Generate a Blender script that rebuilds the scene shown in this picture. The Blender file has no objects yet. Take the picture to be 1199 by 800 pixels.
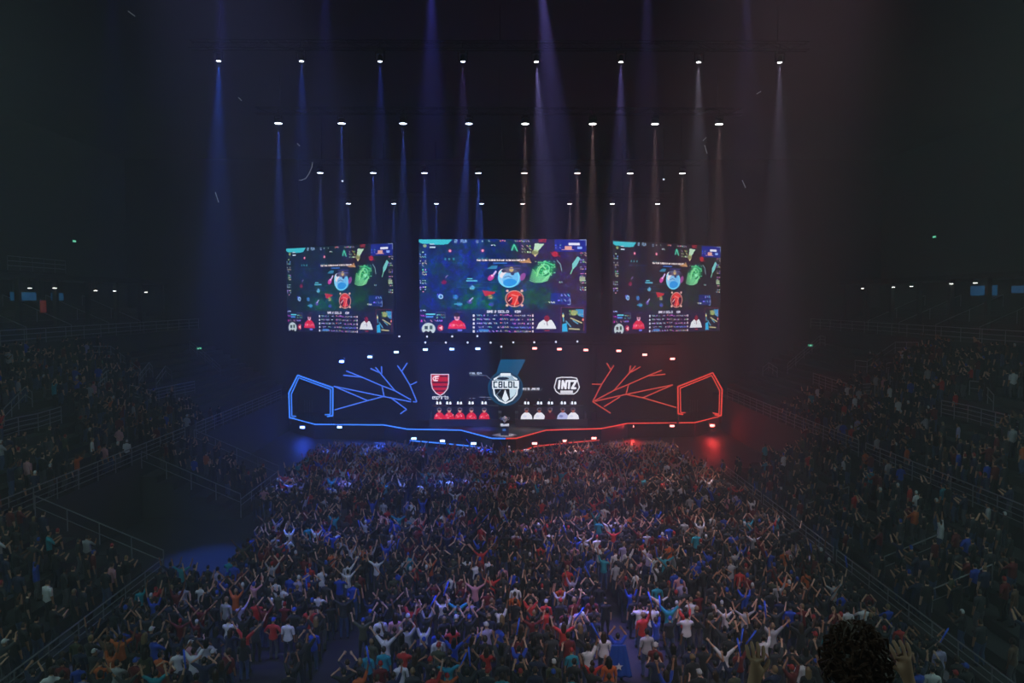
import bpy, bmesh, math, random
import numpy as np
from mathutils import Vector, Matrix
random.seed(7); rng = np.random.default_rng(7)
PI = math.pi; R = math.radians
SC = bpy.context.scene; COL = SC.collection

# ------------------------------------------------------------------ camera, world, exposure
F = 900.0; CX, CY = 599.5, 400.0; HORIZON = 352.0; VPX = 592.0; EYE = Vector((0, 0, 14.0))
def text_mesh(body, size, extrude, m, parent, name, loc, rot):
    c = bpy.data.curves.new(name, 'FONT'); c.body = body; c.size = size; c.align_x = 'CENTER'; c.extrude = extrude
    o = bpy.data.objects.new(name, c); COL.objects.link(o); me = bpy.data.meshes.new_from_object(o.evaluated_get(bpy.context.evaluated_depsgraph_get()))
    bpy.data.objects.remove(o); me.materials.clear(); me.materials.append(m); o = bpy.data.objects.new(name, me); COL.objects.link(o); o.parent = parent; o.location = loc; o.rotation_euler = rot; return o
cam_data = bpy.data.cameras.new('camera'); cam = bpy.data.objects.new('camera', cam_data); COL.objects.link(cam)
cam_data.sensor_width = 36; cam_data.lens = F / 1199 * 36; cam_data.clip_end = 400; cam_data.clip_start = .05
PITCH = math.atan((CY - HORIZON) / F); YAW = math.atan((CX - VPX) / F)
cam.location = EYE; cam.rotation_euler = (PI / 2 - PITCH, 0, -YAW)
SC.camera = cam
CAMROT = cam.rotation_euler.to_matrix()
W = bpy.data.worlds.new('world'); SC.world = W; W.use_nodes = True
WORLD_COL = (.0095, .0150, .0160)
W.node_tree.nodes['Background'].inputs[0].default_value = (*WORLD_COL, 1)
W.node_tree.nodes['Background'].inputs[1].default_value = 6.0
SC.view_settings.view_transform = 'Standard'; SC.view_settings.look = 'None'
SC.view_settings.exposure = 0; SC.view_settings.gamma = 1; SC.view_settings.use_curve_mapping = False
SC.cycles.use_denoising = True
SC.cycles.max_bounces = 4; SC.cycles.diffuse_bounces = 1; SC.cycles.glossy_bounces = 1; SC.cycles.volume_bounces = 0
SC.cycles.sample_clamp_direct = 0; SC.cycles.sample_clamp_indirect = 2
HAZE = .004
K_BEAM = 28000; K_FILL = 4400; K_STROBE = 430; K_WASH = 1200; K_CROWD_FILL = 11500   # lamp powers, those of the added fill lamps included

# ------------------------------------------------------------------ helpers
def lin(c):
    return tuple(((v / 255) / 12.92 if v <= 10 else ((v / 255 + .055) / 1.055) ** 2.4) for v in c)
def at(px, py, X=None, Y=None, z=None):
    """the point where the sight line of a photograph pixel meets a plane of the place"""
    d = CAMROT @ Vector(((px - CX) / F, -(py - CY) / F, -1))
    t = (X / d.x) if X is not None else (Y / d.y) if Y is not None else ((z - EYE.z) / d.z)
    return EYE + d * t
BOWL_X0, BOWL_Z0, BOWL_X1, BOWL_Z1 = 23.3, 3.7, 34.0, 9.9
SLOPE = (BOWL_Z1 - BOWL_Z0) / (BOWL_X1 - BOWL_X0)
def bowl(px, py):
    """the point of the raked main stand seen at a pixel"""
    d = CAMROT @ Vector(((px - CX) / F, -(py - CY) / F, -1))
    s = 1 if d.x > 0 else -1
    t = (BOWL_Z0 - SLOPE * BOWL_X0 - EYE.z) / (d.z - SLOPE * s * d.x)
    return EYE + d * t
def bowlz(x):
    return BOWL_Z0 + SLOPE * (abs(x) - BOWL_X0)

MATS = {}
def mat(name, c, rough=.7, metal=0., emit=None, es=1., noise=0.):
    if name in MATS: return MATS[name]
    m = bpy.data.materials.new(name); m.use_nodes = True; nt = m.node_tree; b = nt.nodes['Principled BSDF']
    b.inputs['Base Color'].default_value = (*c, 1); b.inputs['Roughness'].default_value = rough; b.inputs['Metallic'].default_value = metal
    if emit:
        b.inputs['Emission Color'].default_value = (*emit, 1); b.inputs['Emission Strength'].default_value = es
    if noise:
        n = nt.nodes.new('ShaderNodeTexNoise'); n.inputs['Scale'].default_value = noise; n.inputs['Detail'].default_value = 6
        g = nt.nodes.new('ShaderNodeTexCoord'); nt.links.new(g.outputs['Object'], n.inputs['Vector'])
        mx = nt.nodes.new('ShaderNodeMix'); mx.data_type = 'RGBA'
        mx.inputs['A'].default_value = (*[v * .6 for v in c], 1); mx.inputs['B'].default_value = (*[min(1, v * 1.4) for v in c], 1)
        nt.links.new(n.outputs['Fac'], mx.inputs['Factor']); nt.links.new(mx.outputs['Result'], b.inputs['Base Color'])
    MATS[name] = m; return m
def objmat(name, rough, sheen=0.):
    """takes each object's own colour"""
    m = bpy.data.materials.new(name); m.use_nodes = True; nt = m.node_tree; b = nt.nodes['Principled BSDF']
    oi = nt.nodes.new('ShaderNodeObjectInfo'); nt.links.new(oi.outputs['Color'], b.inputs['Base Color'])
    b.inputs['Roughness'].default_value = rough; b.inputs['Sheen Weight'].default_value = sheen
    MATS[name] = m; return m
def attrmat(name, emit=False, s=1., rough=.75):
    m = bpy.data.materials.new(name); m.use_nodes = True; nt = m.node_tree; b = nt.nodes['Principled BSDF']
    a = nt.nodes.new('ShaderNodeAttribute'); a.attribute_name = 'tint'
    if emit:
        nt.links.new(a.outputs['Color'], b.inputs['Emission Color']); b.inputs['Emission Strength'].default_value = s
        b.inputs['Base Color'].default_value = (.01, .01, .01, 1)
    else:
        nt.links.new(a.outputs['Color'], b.inputs['Base Color'])
    b.inputs['Roughness'].default_value = rough
    MATS[name] = m; return m

class MB:
    def __init__(s): s.v = []; s.f = []; s.m = []; s.mats = []; s.cur = 0
    def use(s, m):
        if m not in s.mats: s.mats.append(m)
        s.cur = s.mats.index(m); return s
    def add(s, v, f):
        o = len(s.v); s.v += [tuple(p) for p in v]; s.f += [tuple(o + i for i in q) for q in f]; s.m += [s.cur] * len(f); return s
    def box(s, c, d, M=None):
        hx, hy, hz = d[0] / 2, d[1] / 2, d[2] / 2
        v = [Vector((x, y, z)) for x in (-hx, hx) for y in (-hy, hy) for z in (-hz, hz)]
        v = [((M @ p) if M else p) + Vector(c) for p in v]
        return s.add(v, [(0, 1, 3, 2), (4, 6, 7, 5), (0, 4, 5, 1), (2, 3, 7, 6), (0, 2, 6, 4), (1, 5, 7, 3)])
    def b2(s, lo, hi):
        return s.box([(a + b) / 2 for a, b in zip(lo, hi)], [abs(b - a) for a, b in zip(lo, hi)])
    def tube(s, a, b, r, n=6, r2=None, cap=True):
        a = Vector(a); b = Vector(b); d = b - a
        if d.length < 1e-6: return s
        q = d.to_track_quat('Z', 'Y').to_matrix(); r2 = r if r2 is None else r2; v = []
        for i in range(n):
            t = 2 * PI * (i + .5) / n; e = q @ Vector((math.cos(t), math.sin(t), 0)); v += [a + e * r, b + e * r2]
        f = [(2 * i, 2 * ((i + 1) % n), 2 * ((i + 1) % n) + 1, 2 * i + 1) for i in range(n)]
        if cap: f += [tuple(2 * i for i in range(n))[::-1], tuple(2 * i + 1 for i in range(n))]
        return s.add(v, f)
    def path(s, pts, r, n=6):
        for a, b in zip(pts, pts[1:]): s.tube(a, b, r, n)
        return s
    def prism(s, pts, n):
        """polygon extruded along vector n"""
        k = len(pts); n = Vector(n); v = [Vector(p) for p in pts] + [Vector(p) + n for p in pts]
        return s.add(v, [tuple(range(k))[::-1], tuple(range(k, 2 * k))] + [(i, (i + 1) % k, k + (i + 1) % k, k + i) for i in range(k)])
    def lathe(s, c, prof, n=16):
        v = []; c = Vector(c)
        for r, z in prof:
            v += [c + Vector((r * math.cos(2 * PI * i / n), r * math.sin(2 * PI * i / n), z)) for i in range(n)]
        f = [(j * n + i, j * n + (i + 1) % n, (j + 1) * n + (i + 1) % n, (j + 1) * n + i) for j in range(len(prof) - 1) for i in range(n)]
        f += [tuple(range(n))[::-1], tuple((len(prof) - 1) * n + i for i in range(n))]
        return s.add(v, f)
    def build(s, name, m=None, parent=None, smooth=False):
        me = bpy.data.meshes.new(name); me.from_pydata(s.v, [], s.f)
        for x in (s.mats or [m]): me.materials.append(x)
        me.polygons.foreach_set('material_index', s.m if s.mats else [0] * len(s.f))
        if smooth: me.polygons.foreach_set('use_smooth', [True] * len(s.f))
        me.update(); o = bpy.data.objects.new(name, me); COL.objects.link(o)
        if parent: o.parent = parent
        return o
def tag(o, label=None, cat=None, group=None, kind=None):
    if label: o['label'] = label
    if cat: o['category'] = cat
    if group: o['group'] = group
    if kind: o['kind'] = kind
    return o
def empty(name, loc=(0, 0, 0), rz=0, **k):
    o = bpy.data.objects.new(name, None); COL.objects.link(o); o.location = loc; o.rotation_euler = (0, 0, rz)
    o.empty_display_size = .2; return tag(o, **k)
def copy_tree(o, parent=None):
    c = o.copy(); COL.objects.link(c); c.parent = parent
    for ch in list(o.children):
        if ch.type != 'LIGHT': copy_tree(ch, c)
    return c
def lamp(kind, name, loc, energy, color, parent=None, size=.1, angle=None, blend=1., target=None):
    d = bpy.data.lights.new(name, kind); d.energy = energy; d.color = color
    if kind != 'AREA': d.shadow_soft_size = size
    else: d.size = size
    if angle: d.spot_size = R(angle); d.spot_blend = blend
    o = bpy.data.objects.new(name, d); COL.objects.link(o); o.location = loc
    if target is not None: o.rotation_euler = (Vector(target) - Vector(loc)).to_track_quat('-Z', 'Y').to_euler()
    if parent: o.parent = parent
    return o

concrete = mat('concrete', (.022, .024, .027), .85, noise=.7)
dark_wall = mat('dark_wall', (.02, .023, .03), .9, noise=.3)
black_metal = mat('black_metal', (.015, .016, .018), .5, .3)
steel = mat('steel', (.42, .43, .45), .35, .8)
alu = mat('aluminium', (.16, .17, .18), .45, .6)
floor_mat = mat('arena_floor', (.035, .033, .04), .55, noise=.4)
black_stage = mat('stage_black', (.01, .01, .014), .5)

# ------------------------------------------------------------------ the setting
def struct(o): o['kind'] = 'structure'; return o
struct(MB().b2((-24, -2, -.3), (24, 88, 0)).build('floor', floor_mat))
struct(MB().b2((-46, 86, -.3), (46, 86.4, 30)).build('wall_back', dark_wall))
struct(MB().b2((-46, -6, 29.6), (46, 86.4, 30)).build('ceiling', dark_wall))
for s, side in ((-1, 'left'), (1, 'right')):
    struct(MB().b2((s * 42, -6, 10), (s * 42.4, 86, 29.6)).build('wall_' + side, dark_wall))
    # raked stands: one stepped mesh each
    def steps(x0, z0, x1, z1, n, y0, y1, name, base=0.):
        prof = [(x0, base)]
        dx = (x1 - x0) / n; dz = (z1 - z0) / n; z = z0
        for i in range(n):
            prof += [(x0 + i * dx, z), (x0 + (i + 1) * dx, z)]; z += dz
        prof += [(x1, base)]
        struct(MB().prism([(s * a, y0, b) for a, b in prof], (0, y1 - y0, 0)).build(name, concrete))
    if s < 0:
        steps(17, .55, 23.3, 3.2, 6, 18, 37.6, 'trim_%d' % 1); steps(17, .55, 23.3, 3.2, 6, 48.7, 57, 'trim_%d' % 2)
    else:
        steps(17, .55, 23.3, 3.2, 6, 18, 59, 'trim_%d' % 3)
    steps(BOWL_X0, BOWL_Z0, BOWL_X1, BOWL_Z1, 13, -4, 85.9, 'trim_%d' % (4 if s < 0 else 5))
    # concourse and upper seating
    steps(34, 10.9, 36, 10.9, 1, -4, 85.9, 'trim_%d' % (6 if s < 0 else 7))
    steps(36, 11.0, 42, 13.6, 6, -4, 85.9, 'trim_%d' % (8 if s < 0 else 9))
    struct(MB().b2((s * 37.4, -4, 15.75), (s * 42, 85.9, 16.15)).build('trim_%d' % (10 if s < 0 else 11), concrete))
    m = MB()
    struct(MB().b2((s * 16.15, 20, 0.002), (s * 16.6, 60 if s > 0 else 37, .06)).build('trim_%d' % (12 if s < 0 else 13), mat('kerb', (.17, .15, .19), .7, noise=2)))
# the stand below the camera
prof = [(6.2, 0)] + [p for i in range(10) for p in ((6.2 - i * .9, 9.19 + .58 * i), (6.2 - (i + 1) * .9, 9.19 + .58 * i))] + [(-2.8, 0)]
struct(MB().prism([(-16, a, b) for a, b in prof], (32, 0, 0)).build('trim_14', concrete))
COLN = 0
def column(x, y, z0, z1, w=.5):
    global COLN; COLN += 1
    struct(MB().b2((x - w / 2, y - w / 2, z0), (x + w / 2, y + w / 2, z1)).build('column_%d' % COLN, concrete))
for s in (-1, 1):
    for i in range(8): column(s * 37.8, 50 + 5 * i, 11.6, 15.75, .35)

# haze filling the hall
hz = MB().b2((-41.9, -5.5, .01), (41.9, 85.95, 29.55)).build('haze')
hm = bpy.data.materials.new('haze'); hm.use_nodes = True; nt = hm.node_tree
nt.nodes.remove(nt.nodes['Principled BSDF']); vs = nt.nodes.new('ShaderNodeVolumeScatter')
vs.inputs['Color'].default_value = (.97, .97, .97, 1); vs.inputs['Density'].default_value = HAZE; vs.inputs['Anisotropy'].default_value = .15
nt.links.new(vs.outputs[0], nt.nodes['Material Output'].inputs['Volume'])
hz.data.materials.clear(); hz.data.materials.append(hm)
tag(hz, 'thin theatrical haze filling the arena and catching the light beams', 'haze', kind='stuff')

# ------------------------------------------------------------------ ceiling lamps and trusses
def make_truss(name_label, x0, x1, y, z, group=None, ks=(-.45, 0, .45)):
    t = empty('lighting_truss', ((x0 + x1) / 2, y, z), label=name_label, cat='truss', group=group)
    L = x1 - x0; h = .2; m = MB()
    for a in (-h, h):
        for b in (-h, h): m.tube((-L / 2, a, b), (L / 2, a, b), .025, 5)
    m.build('chords', black_metal, t)
    n = int(L / 1.0); m = MB()
    for i in range(n):
        xa = -L / 2 + i * L / n; xb = xa + L / n
        for a in (-h, h):
            m.tube((xa, a, -h if i % 2 else h), (xb, a, h if i % 2 else -h), .018, 4)
        m.tube((xa, -h, h), (xa, h, h), .018, 4)
    m.build('bracing', black_metal, t)
    for k in ks:
        MB().tube((L * k, 0, h), (L * k, 0, 29.62 - z), .02, 4).build('hanging_cable', black_metal, t)
    return t
lens_w = mat('lamp_lens_white', (1, 1, 1), .3, emit=(1, .97, 1), es=9)
lens_p = mat('lamp_lens_pink', (1, 1, 1), .3, emit=(1, .75, .72), es=7)
lens_b = mat('lamp_lens_blue', (1, 1, 1), .3, emit=(.62, .72, 1), es=9)
def make_beam_lamp(r, lens):
    t = empty('stage_lamp')
    MB().box((0, 0, .42), (.34, .3, .16)).build('lamp_base', black_metal, t)
    m = MB(); m.box((-.24, 0, .2), (.05, .12, .5)); m.box((.24, 0, .2), (.05, .12, .5)); m.box((0, 0, .36), (.53, .12, .05)); m.tube((0, 0, .45), (0, 0, .9), .03, 6); m.box((0, 0, .59), (.08, .5, .05)); m.build('yoke', black_metal, t)
    hd_ = MB().lathe((0, 0, 0), [(r * .7, .3), (r * 1.1, .2), (r * 1.15, -.02), (r * 1.15, -.06)], 16).build('lamp_head', black_metal, t)
    MB().lathe((0, 0, -.075), [(r * .8, 0), (r, .01), (r, .02)], 16).build('lens', lens, hd_)
    return t
rows = [  # depth, photo x list, photo y, lens radius, ordinal word
    (31.0, [130, 258, 380, 505, 632, 758, 875, 1000], -42, .14, 'above the frame edge'),
    (41.5, [256, 353, 445, 542, 628, 727, 818, 913], 71, .12, 'topmost'),
    (52.7, [326, 400, 472, 549, 615, 694, 767, 842], 144, .24, 'second'),
    (63.9, [375, 437, 497, 560, 614, 676, 738, 799], 202, .24, 'third'),
    (75.0, [408, 461, 511, 564, 612, 667, 717, 770], 238, .22, 'lowest')]
ordw = ['first', 'second', 'third', 'fourth', 'fifth', 'sixth', 'seventh', 'eighth']
protos = {}
for ri, (Y, xs, y, r, word) in enumerate(rows):
    z = at(592, y, Y=Y).z
    make_truss('black lighting truss carrying the %s row of ceiling lamps' % word if ri else 'black lighting truss nearest the camera, above the top frame edge', at(xs[0], y, Y=Y).x - 1.5, at(xs[-1], y, Y=Y).x + 1.5, Y, z + .78, group='lighting trusses over the crowd')
    for i, x in enumerate(xs):
        p = at(x, y + (random.uniform(-1.5, 1.5) if ri == 1 else 0), Y=Y); p.z = max(p.z, z - .1) if ri != 1 else p.z
        kind = 'b' if i < 4 else 'w' if (ri in (1, 2) or i > 5) else 'p'
        key = (r, kind)
        if key not in protos:
            protos[key] = t = make_beam_lamp(r, {'b': lens_b, 'w': lens_w, 'p': lens_p}[kind])
        else: t = copy_tree(protos[key])
        t.location = (p.x, Y, z); p.z = z
        hue = {'b': 'bluish', 'w': 'white', 'p': 'pinkish'}[kind]
        tag(t, ('%s shining lamp, %s from the blue side in the %s ceiling row' % (hue, ordw[i], word)) if ri else 'dark bodied ceiling lamp above the top frame edge, %s from the blue side' % ordw[i], 'lamp', 'ceiling lamps, %s row' % word)
        # the lamp's own beam
        if i < 4: c = (.08, .17, 1) if ri != 0 else (.14, .18, 1)
        else: c = (1, .62, .62) if ri > 1 else (.62, .5, 1)
        if ri == 0: k = [.3, .8, .6, 2.2, 3.2, .7, .5, .1][i]; c = (.12, .12, 1) if i < 4 else (.3, .25, 1)
        elif ri == 1: k = [2.0, 1.1, .8, .5, 2.0, 1.4, .9, .8][i]; c = [(.03, .14, 1), (.04, .13, 1), (.06, .12, 1), (.3, .2, 1), (.4, .35, 1), (.35, .3, 1), (.7, .65, .9), (.6, .55, .9)][i]
        elif ri == 2: k = [1.6, 1.2, 1.6, 2.4, .5, .7, .7, .6][i]
        elif ri == 3: k = [1.2, 1.2, 1.6, 2.2, .5, .6, .6, .5][i]
        else: k = [1.3, 1.3, 1.4, 2.4, .5, .6, .6, .5][i]
        tx = {(2, 3): -1.6, (0, 4): 2.2, (1, 4): 1.4, (1, 0): -.4}.get((ri, i), 0)
        lamp('SPOT', 'lamp_beam', (0, 0, -.12), K_BEAM * k * (.5, .85, 1.8, 2.0, 1.8)[ri], c, t, .06, 15 if ri < 2 else 10, 1., (tx, -.6, -24))
# added fill for the crowd: unseen wash lamps on poles above the camera
wl = mat('crowd_fill_lens', (.5, .5, .5), .4, emit=(.8, .8, 1), es=.6)
for i, (x, y, z, k, c, ty) in enumerate([(-6, 12, 27.5, .9, (.42, .42, 1), 32), (6, 12, 27.5, 1.1, (1, .68, .85), 32), (-8, 14, 27.5, 1.2, (.32, .35, 1), 52), (9, 14, 27.5, .95, (1, .5, .6), 52)]):
    t = empty('crowd_fill_lamp', (x, y, z), label='dark wash lamp on a pole under the ceiling above the camera', cat='lamp', group='added crowd fill lamps above the camera')
    MB().box((0, 0, .25), (.4, .3, .3)).build('lamp_body', black_metal, t); MB().tube((0, 0, .4), (0, 0, 29.62 - z), .03, 5).build('pole', black_metal, t)
    lamp('SPOT', 'crowd_fill_light', (0, -.1, -.1), K_CROWD_FILL * k, c, t, .25, 34, 1., (x * -.05, ty - y, -26))
# added fill lamps, out of view: wide and dim, lifting the dark tones
hw = mat('fill_lamp_glass', (1, 1, 1), .4, emit=(.8, .9, 1), es=.05)
for i, (x, y) in enumerate([(a, b) for b in (2, 22) for a in (-24, 24)]):
    t = empty('fill_lamp', (x, y, 28.6), label='added dim fill lamp hanging out of view under the dark ceiling', cat='lamp', group='added fill lamps under the ceiling')
    MB().lathe((0, 0, 0), [(.1, .95), (.12, .4), (.45, .1), (.5, -.05)], 14).build('shade', black_metal, t)
    MB().lathe((0, 0, -.08), [(.4, 0), (.45, .04)], 14).build('bulb', hw, t)
    lamp('SPOT', 'fill_glow', (0, 0, -.2), K_FILL * (1 if abs(x) < 20 else .9), (.62, 1, .94), t, .5, 165, .6, (0, 0, -5))

# ------------------------------------------------------------------ LED canvases
FONT = {  # strokes on a 2 x 4 grid, y down
 'A': [(0,4,0,1),(0,1,1,0),(1,0,2,1),(2,1,2,4),(0,2.4,2,2.4)], 'B': [(0,0,0,4),(0,0,2,0),(2,0,2,4),(0,2,2,2),(0,4,2,4)], 'C': [(2,0,0,0),(0,0,0,4),(0,4,2,4)],
 'D': [(0,0,0,4),(0,0,1.4,0),(1.4,0,2,.8),(2,.8,2,3.2),(2,3.2,1.4,4),(1.4,4,0,4)], 'E': [(2,0,0,0),(0,0,0,4),(0,4,2,4),(0,2,1.6,2)], 'F': [(2,0,0,0),(0,0,0,4),(0,2,1.6,2)],
 'G': [(2,0,0,0),(0,0,0,4),(0,4,2,4),(2,4,2,2),(2,2,1,2)], 'H': [(0,0,0,4),(2,0,2,4),(0,2,2,2)], 'I': [(1,0,1,4)], 'J': [(2,0,2,4),(2,4,0,4),(0,4,0,3)], 'K': [(0,0,0,4),(2,0,0,2),(0,2,2,4)],
 'L': [(0,0,0,4),(0,4,2,4)], 'M': [(0,4,0,0),(0,0,1,1.6),(1,1.6,2,0),(2,0,2,4)], 'N': [(0,4,0,0),(0,0,2,4),(2,4,2,0)], 'O': [(0,0,2,0),(2,0,2,4),(2,4,0,4),(0,4,0,0)],
 'P': [(0,4,0,0),(0,0,2,0),(2,0,2,2),(2,2,0,2)], 'R': [(0,4,0,0),(0,0,2,0),(2,0,2,2),(2,2,0,2),(.8,2,2,4)], 'S': [(2,0,0,0),(0,0,0,2),(0,2,2,2),(2,2,2,4),(2,4,0,4)],
 'T': [(0,0,2,0),(1,0,1,4)], 'U': [(0,0,0,4),(0,4,2,4),(2,4,2,0)], 'V': [(0,0,1,4),(1,4,2,0)], 'X': [(0,0,2,4),(2,0,0,4)], 'Y': [(0,0,1,2),(2,0,1,2),(1,2,1,4)], 'Z': [(0,0,2,0),(2,0,0,4),(0,4,2,4)],
 '0': [(0,0,2,0),(2,0,2,4),(2,4,0,4),(0,4,0,0)], '1': [(1,0,1,4)], '2': [(0,0,2,0),(2,0,2,2),(2,2,0,2),(0,2,0,4),(0,4,2,4)], '9': [(2,4,2,0),(2,0,0,0),(0,0,0,2),(0,2,2,2)],
 '3': [(0,0,2,0),(2,0,2,4),(2,4,0,4),(0,2,2,2)], '4': [(0,0,0,2),(0,2,2,2),(2,0,2,4)], '5': [(2,0,0,0),(0,0,0,2),(0,2,2,2),(2,2,2,4),(2,4,0,4)], '7': [(0,0,2,0),(2,0,1,4)], '8': [(0,0,2,0),(2,0,2,4),(2,4,0,4),(0,4,0,0),(0,2,2,2)], '6': [(2,0,0,0),(0,0,0,4),(0,4,2,4),(2,4,2,2),(2,2,0,2)]}
class Canvas:
    """paints what an LED wall shows; coordinates x0..x1, y0..y1 with y down; colours are display values 0-255"""
    def __init__(s, x0, y0, x1, y1, nx, ny, bg):
        s.b = (x0, y0, x1, y1); s.nx, s.ny = nx, ny
        s.X, s.Y = np.meshgrid(x0 + (np.arange(nx) + .5) * (x1 - x0) / nx, y0 + (np.arange(ny) + .5) * (y1 - y0) / ny)
        s.px = (x1 - x0) / nx; s.a = np.zeros((ny, nx, 3)); s.a[:] = bg
    def put(s, mask, c, al=1.):
        k = np.clip(mask, 0, 1)[..., None] * al; s.a = s.a * (1 - k) + np.array(c, float) * k; return s
    def rect(s, x0, y0, x1, y1, c, al=1.): return s.put(((s.X >= x0) & (s.X < x1) & (s.Y >= y0) & (s.Y < y1)).astype(float), c, al)
    def ell(s, cx, cy, rx, ry, c, al=1., soft=0., rot=0., ring=None):
        co, si = math.cos(rot), math.sin(rot); dx, dy = s.X - cx, s.Y - cy
        u = (dx * co + dy * si) / rx; v = (-dx * si + dy * co) / ry; r = np.sqrt(u * u + v * v)
        e = max(soft, s.px / max(rx, ry)); m = np.clip((1 - r) / e + .5 * (soft == 0), 0, 1)
        if ring: m = m * np.clip((r - ring) / e + .5, 0, 1)
        return s.put(m, c, al)
    def poly(s, pts, c, al=1.):
        inside = np.zeros_like(s.X, bool); n = len(pts)
        for i in range(n):
            (x1, y1), (x2, y2) = pts[i], pts[(i + 1) % n]
            if y1 == y2: continue
            k = ((s.Y >= y1) != (s.Y >= y2)) & (s.X < (x2 - x1) * (s.Y - y1) / (y2 - y1) + x1); inside ^= k
        return s.put(inside.astype(float), c, al)
    def line(s, pts, w, c, al=1., close=False):
        pts = list(pts) + ([pts[0]] if close else []); best = np.full_like(s.X, 1e9)
        for (x1, y1), (x2, y2) in zip(pts, pts[1:]):
            dx, dy = x2 - x1, y2 - y1; L = dx * dx + dy * dy or 1e-9
            t = np.clip(((s.X - x1) * dx + (s.Y - y1) * dy) / L, 0, 1)
            best = np.minimum(best, np.hypot(s.X - x1 - t * dx, s.Y - y1 - t * dy))
        return s.put(np.clip((w / 2 - best) / s.px + .5, 0, 1), c, al)
    def text(s, t, x, y, w, h, c, th, gap=.45, al=1., skew=0.):
        n = len(t); cw = w / (n * 2 + (n - 1) * gap * 2) * 2
        for i, ch in enumerate(t):
            x0 = x + i * cw * (1 + gap)
            for (a, b, d, e) in FONT.get(ch, []):
                f = lambda u, v: (x0 + u / 2 * cw + skew * (4 - v) / 4 * h, y + v / 4 * h)
                s.line([f(a, b), f(d, e)], th, c, al)
        return s
    def noise(s, amp, cell, mask=None, seed=1):
        r = np.random.default_rng(seed); g = r.uniform(-1, 1, (s.ny // cell + 2, s.nx // cell + 2, 3)) * np.array([.5, 1, 1])
        yy = np.arange(s.ny) / cell; xx = np.arange(s.nx) / cell; yi = yy.astype(int); xi = xx.astype(int)
        fy = (yy - yi)[:, None, None]; fx = (xx - xi)[None, :, None]
        G = (g[yi][:, xi] * (1 - fx) + g[yi][:, xi + 1] * fx) * (1 - fy) + (g[yi + 1][:, xi] * (1 - fx) + g[yi + 1][:, xi + 1] * fx) * fy
        s.a = np.clip(s.a * (1 + amp * G), 0, 255) + np.clip(amp * 6 * G, 0, 20); return s
    def glyphs(s, x0, y0, x1, y1, c, seed, cw=14, ch=12, al=1., jit=60):
        """a block of tiny unreadable interface marks"""
        r = random.Random(seed); y = y0
        while y < y1 - ch * .5:
            x = x0
            while x < x1 - cw * .3:
                if r.random() < .8:
                    cc = [min(255, max(0, v + r.uniform(-jit, jit))) for v in c]; w = cw * r.uniform(.3, .8); k = r.random()
                    if k < .4: s.line([(x, y), (x + w, y + ch * .6)], 4, cc, al)
                    elif k < .7: s.line([(x, y + ch * .6), (x + w / 2, y), (x + w, y + ch * .6)], 4, cc, al)
                    else: s.rect(x, y, x + w, y + ch * .5, cc, al)
                x += cw
            y += ch * 1.35
        return s
    def mesh(s, name, w, h, m, gain=1., parent=None):
        """a flat grid in the XZ plane facing -Y, centred on its origin, one quad per LED"""
        nx, ny = s.nx, s.ny; xs = np.linspace(-w / 2, w / 2, nx + 1); zs = np.linspace(h / 2, -h / 2, ny + 1)
        V = np.zeros(((nx + 1) * (ny + 1), 3)); V[:, 0] = np.tile(xs, ny + 1); V[:, 2] = np.repeat(zs, nx + 1)
        i = (np.arange(ny)[:, None] * (nx + 1) + np.arange(nx)[None]).ravel()
        Fq = np.stack([i, i + nx + 1, i + nx + 2, i + 1], 1)
        c = s.a.reshape(-1, 3) / 255; c = np.where(c <= .04, c / 12.92, ((c + .055) / 1.055) ** 2.4) * gain
        me = npmesh(name, V, Fq, c); me.materials.append(m)
        o = bpy.data.objects.new(name, me); COL.objects.link(o); o.parent = parent; return o
def npmesh(name, V, Fq, tint=None, smooth=False):
    """mesh from arrays; Fq is (n,4), a triangle repeats nothing: use -1 in the fourth column"""
    me = bpy.data.meshes.new(name); Fq = np.asarray(Fq); tri = Fq[:, 3] < 0
    tot = np.where(tri, 3, 4); start = np.concatenate([[0], np.cumsum(tot)[:-1]]); idx = Fq.ravel(); idx = idx[idx >= 0]
    me.vertices.add(len(V)); me.vertices.foreach_set('co', np.asarray(V, np.float32).ravel())
    me.loops.add(len(idx)); me.loops.foreach_set('vertex_index', idx.astype(np.int32))
    me.polygons.add(len(Fq)); me.polygons.foreach_set('loop_start', start.astype(np.int32)); me.polygons.foreach_set('loop_total', tot.astype(np.int32))
    if smooth: me.polygons.foreach_set('use_smooth', np.ones(len(Fq), bool))
    if tint is not None:
        a = me.attributes.new('tint', 'FLOAT_COLOR', 'FACE'); a.data.foreach_set('color', np.concatenate([tint, np.ones((len(tint), 1))], 1).astype(np.float32).ravel())
    me.update(calc_edges=True); return me
led_mat = attrmat('led_pixels', True, 1.0)
led_mat.cycles.emission_sampling = 'FRONT'

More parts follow.
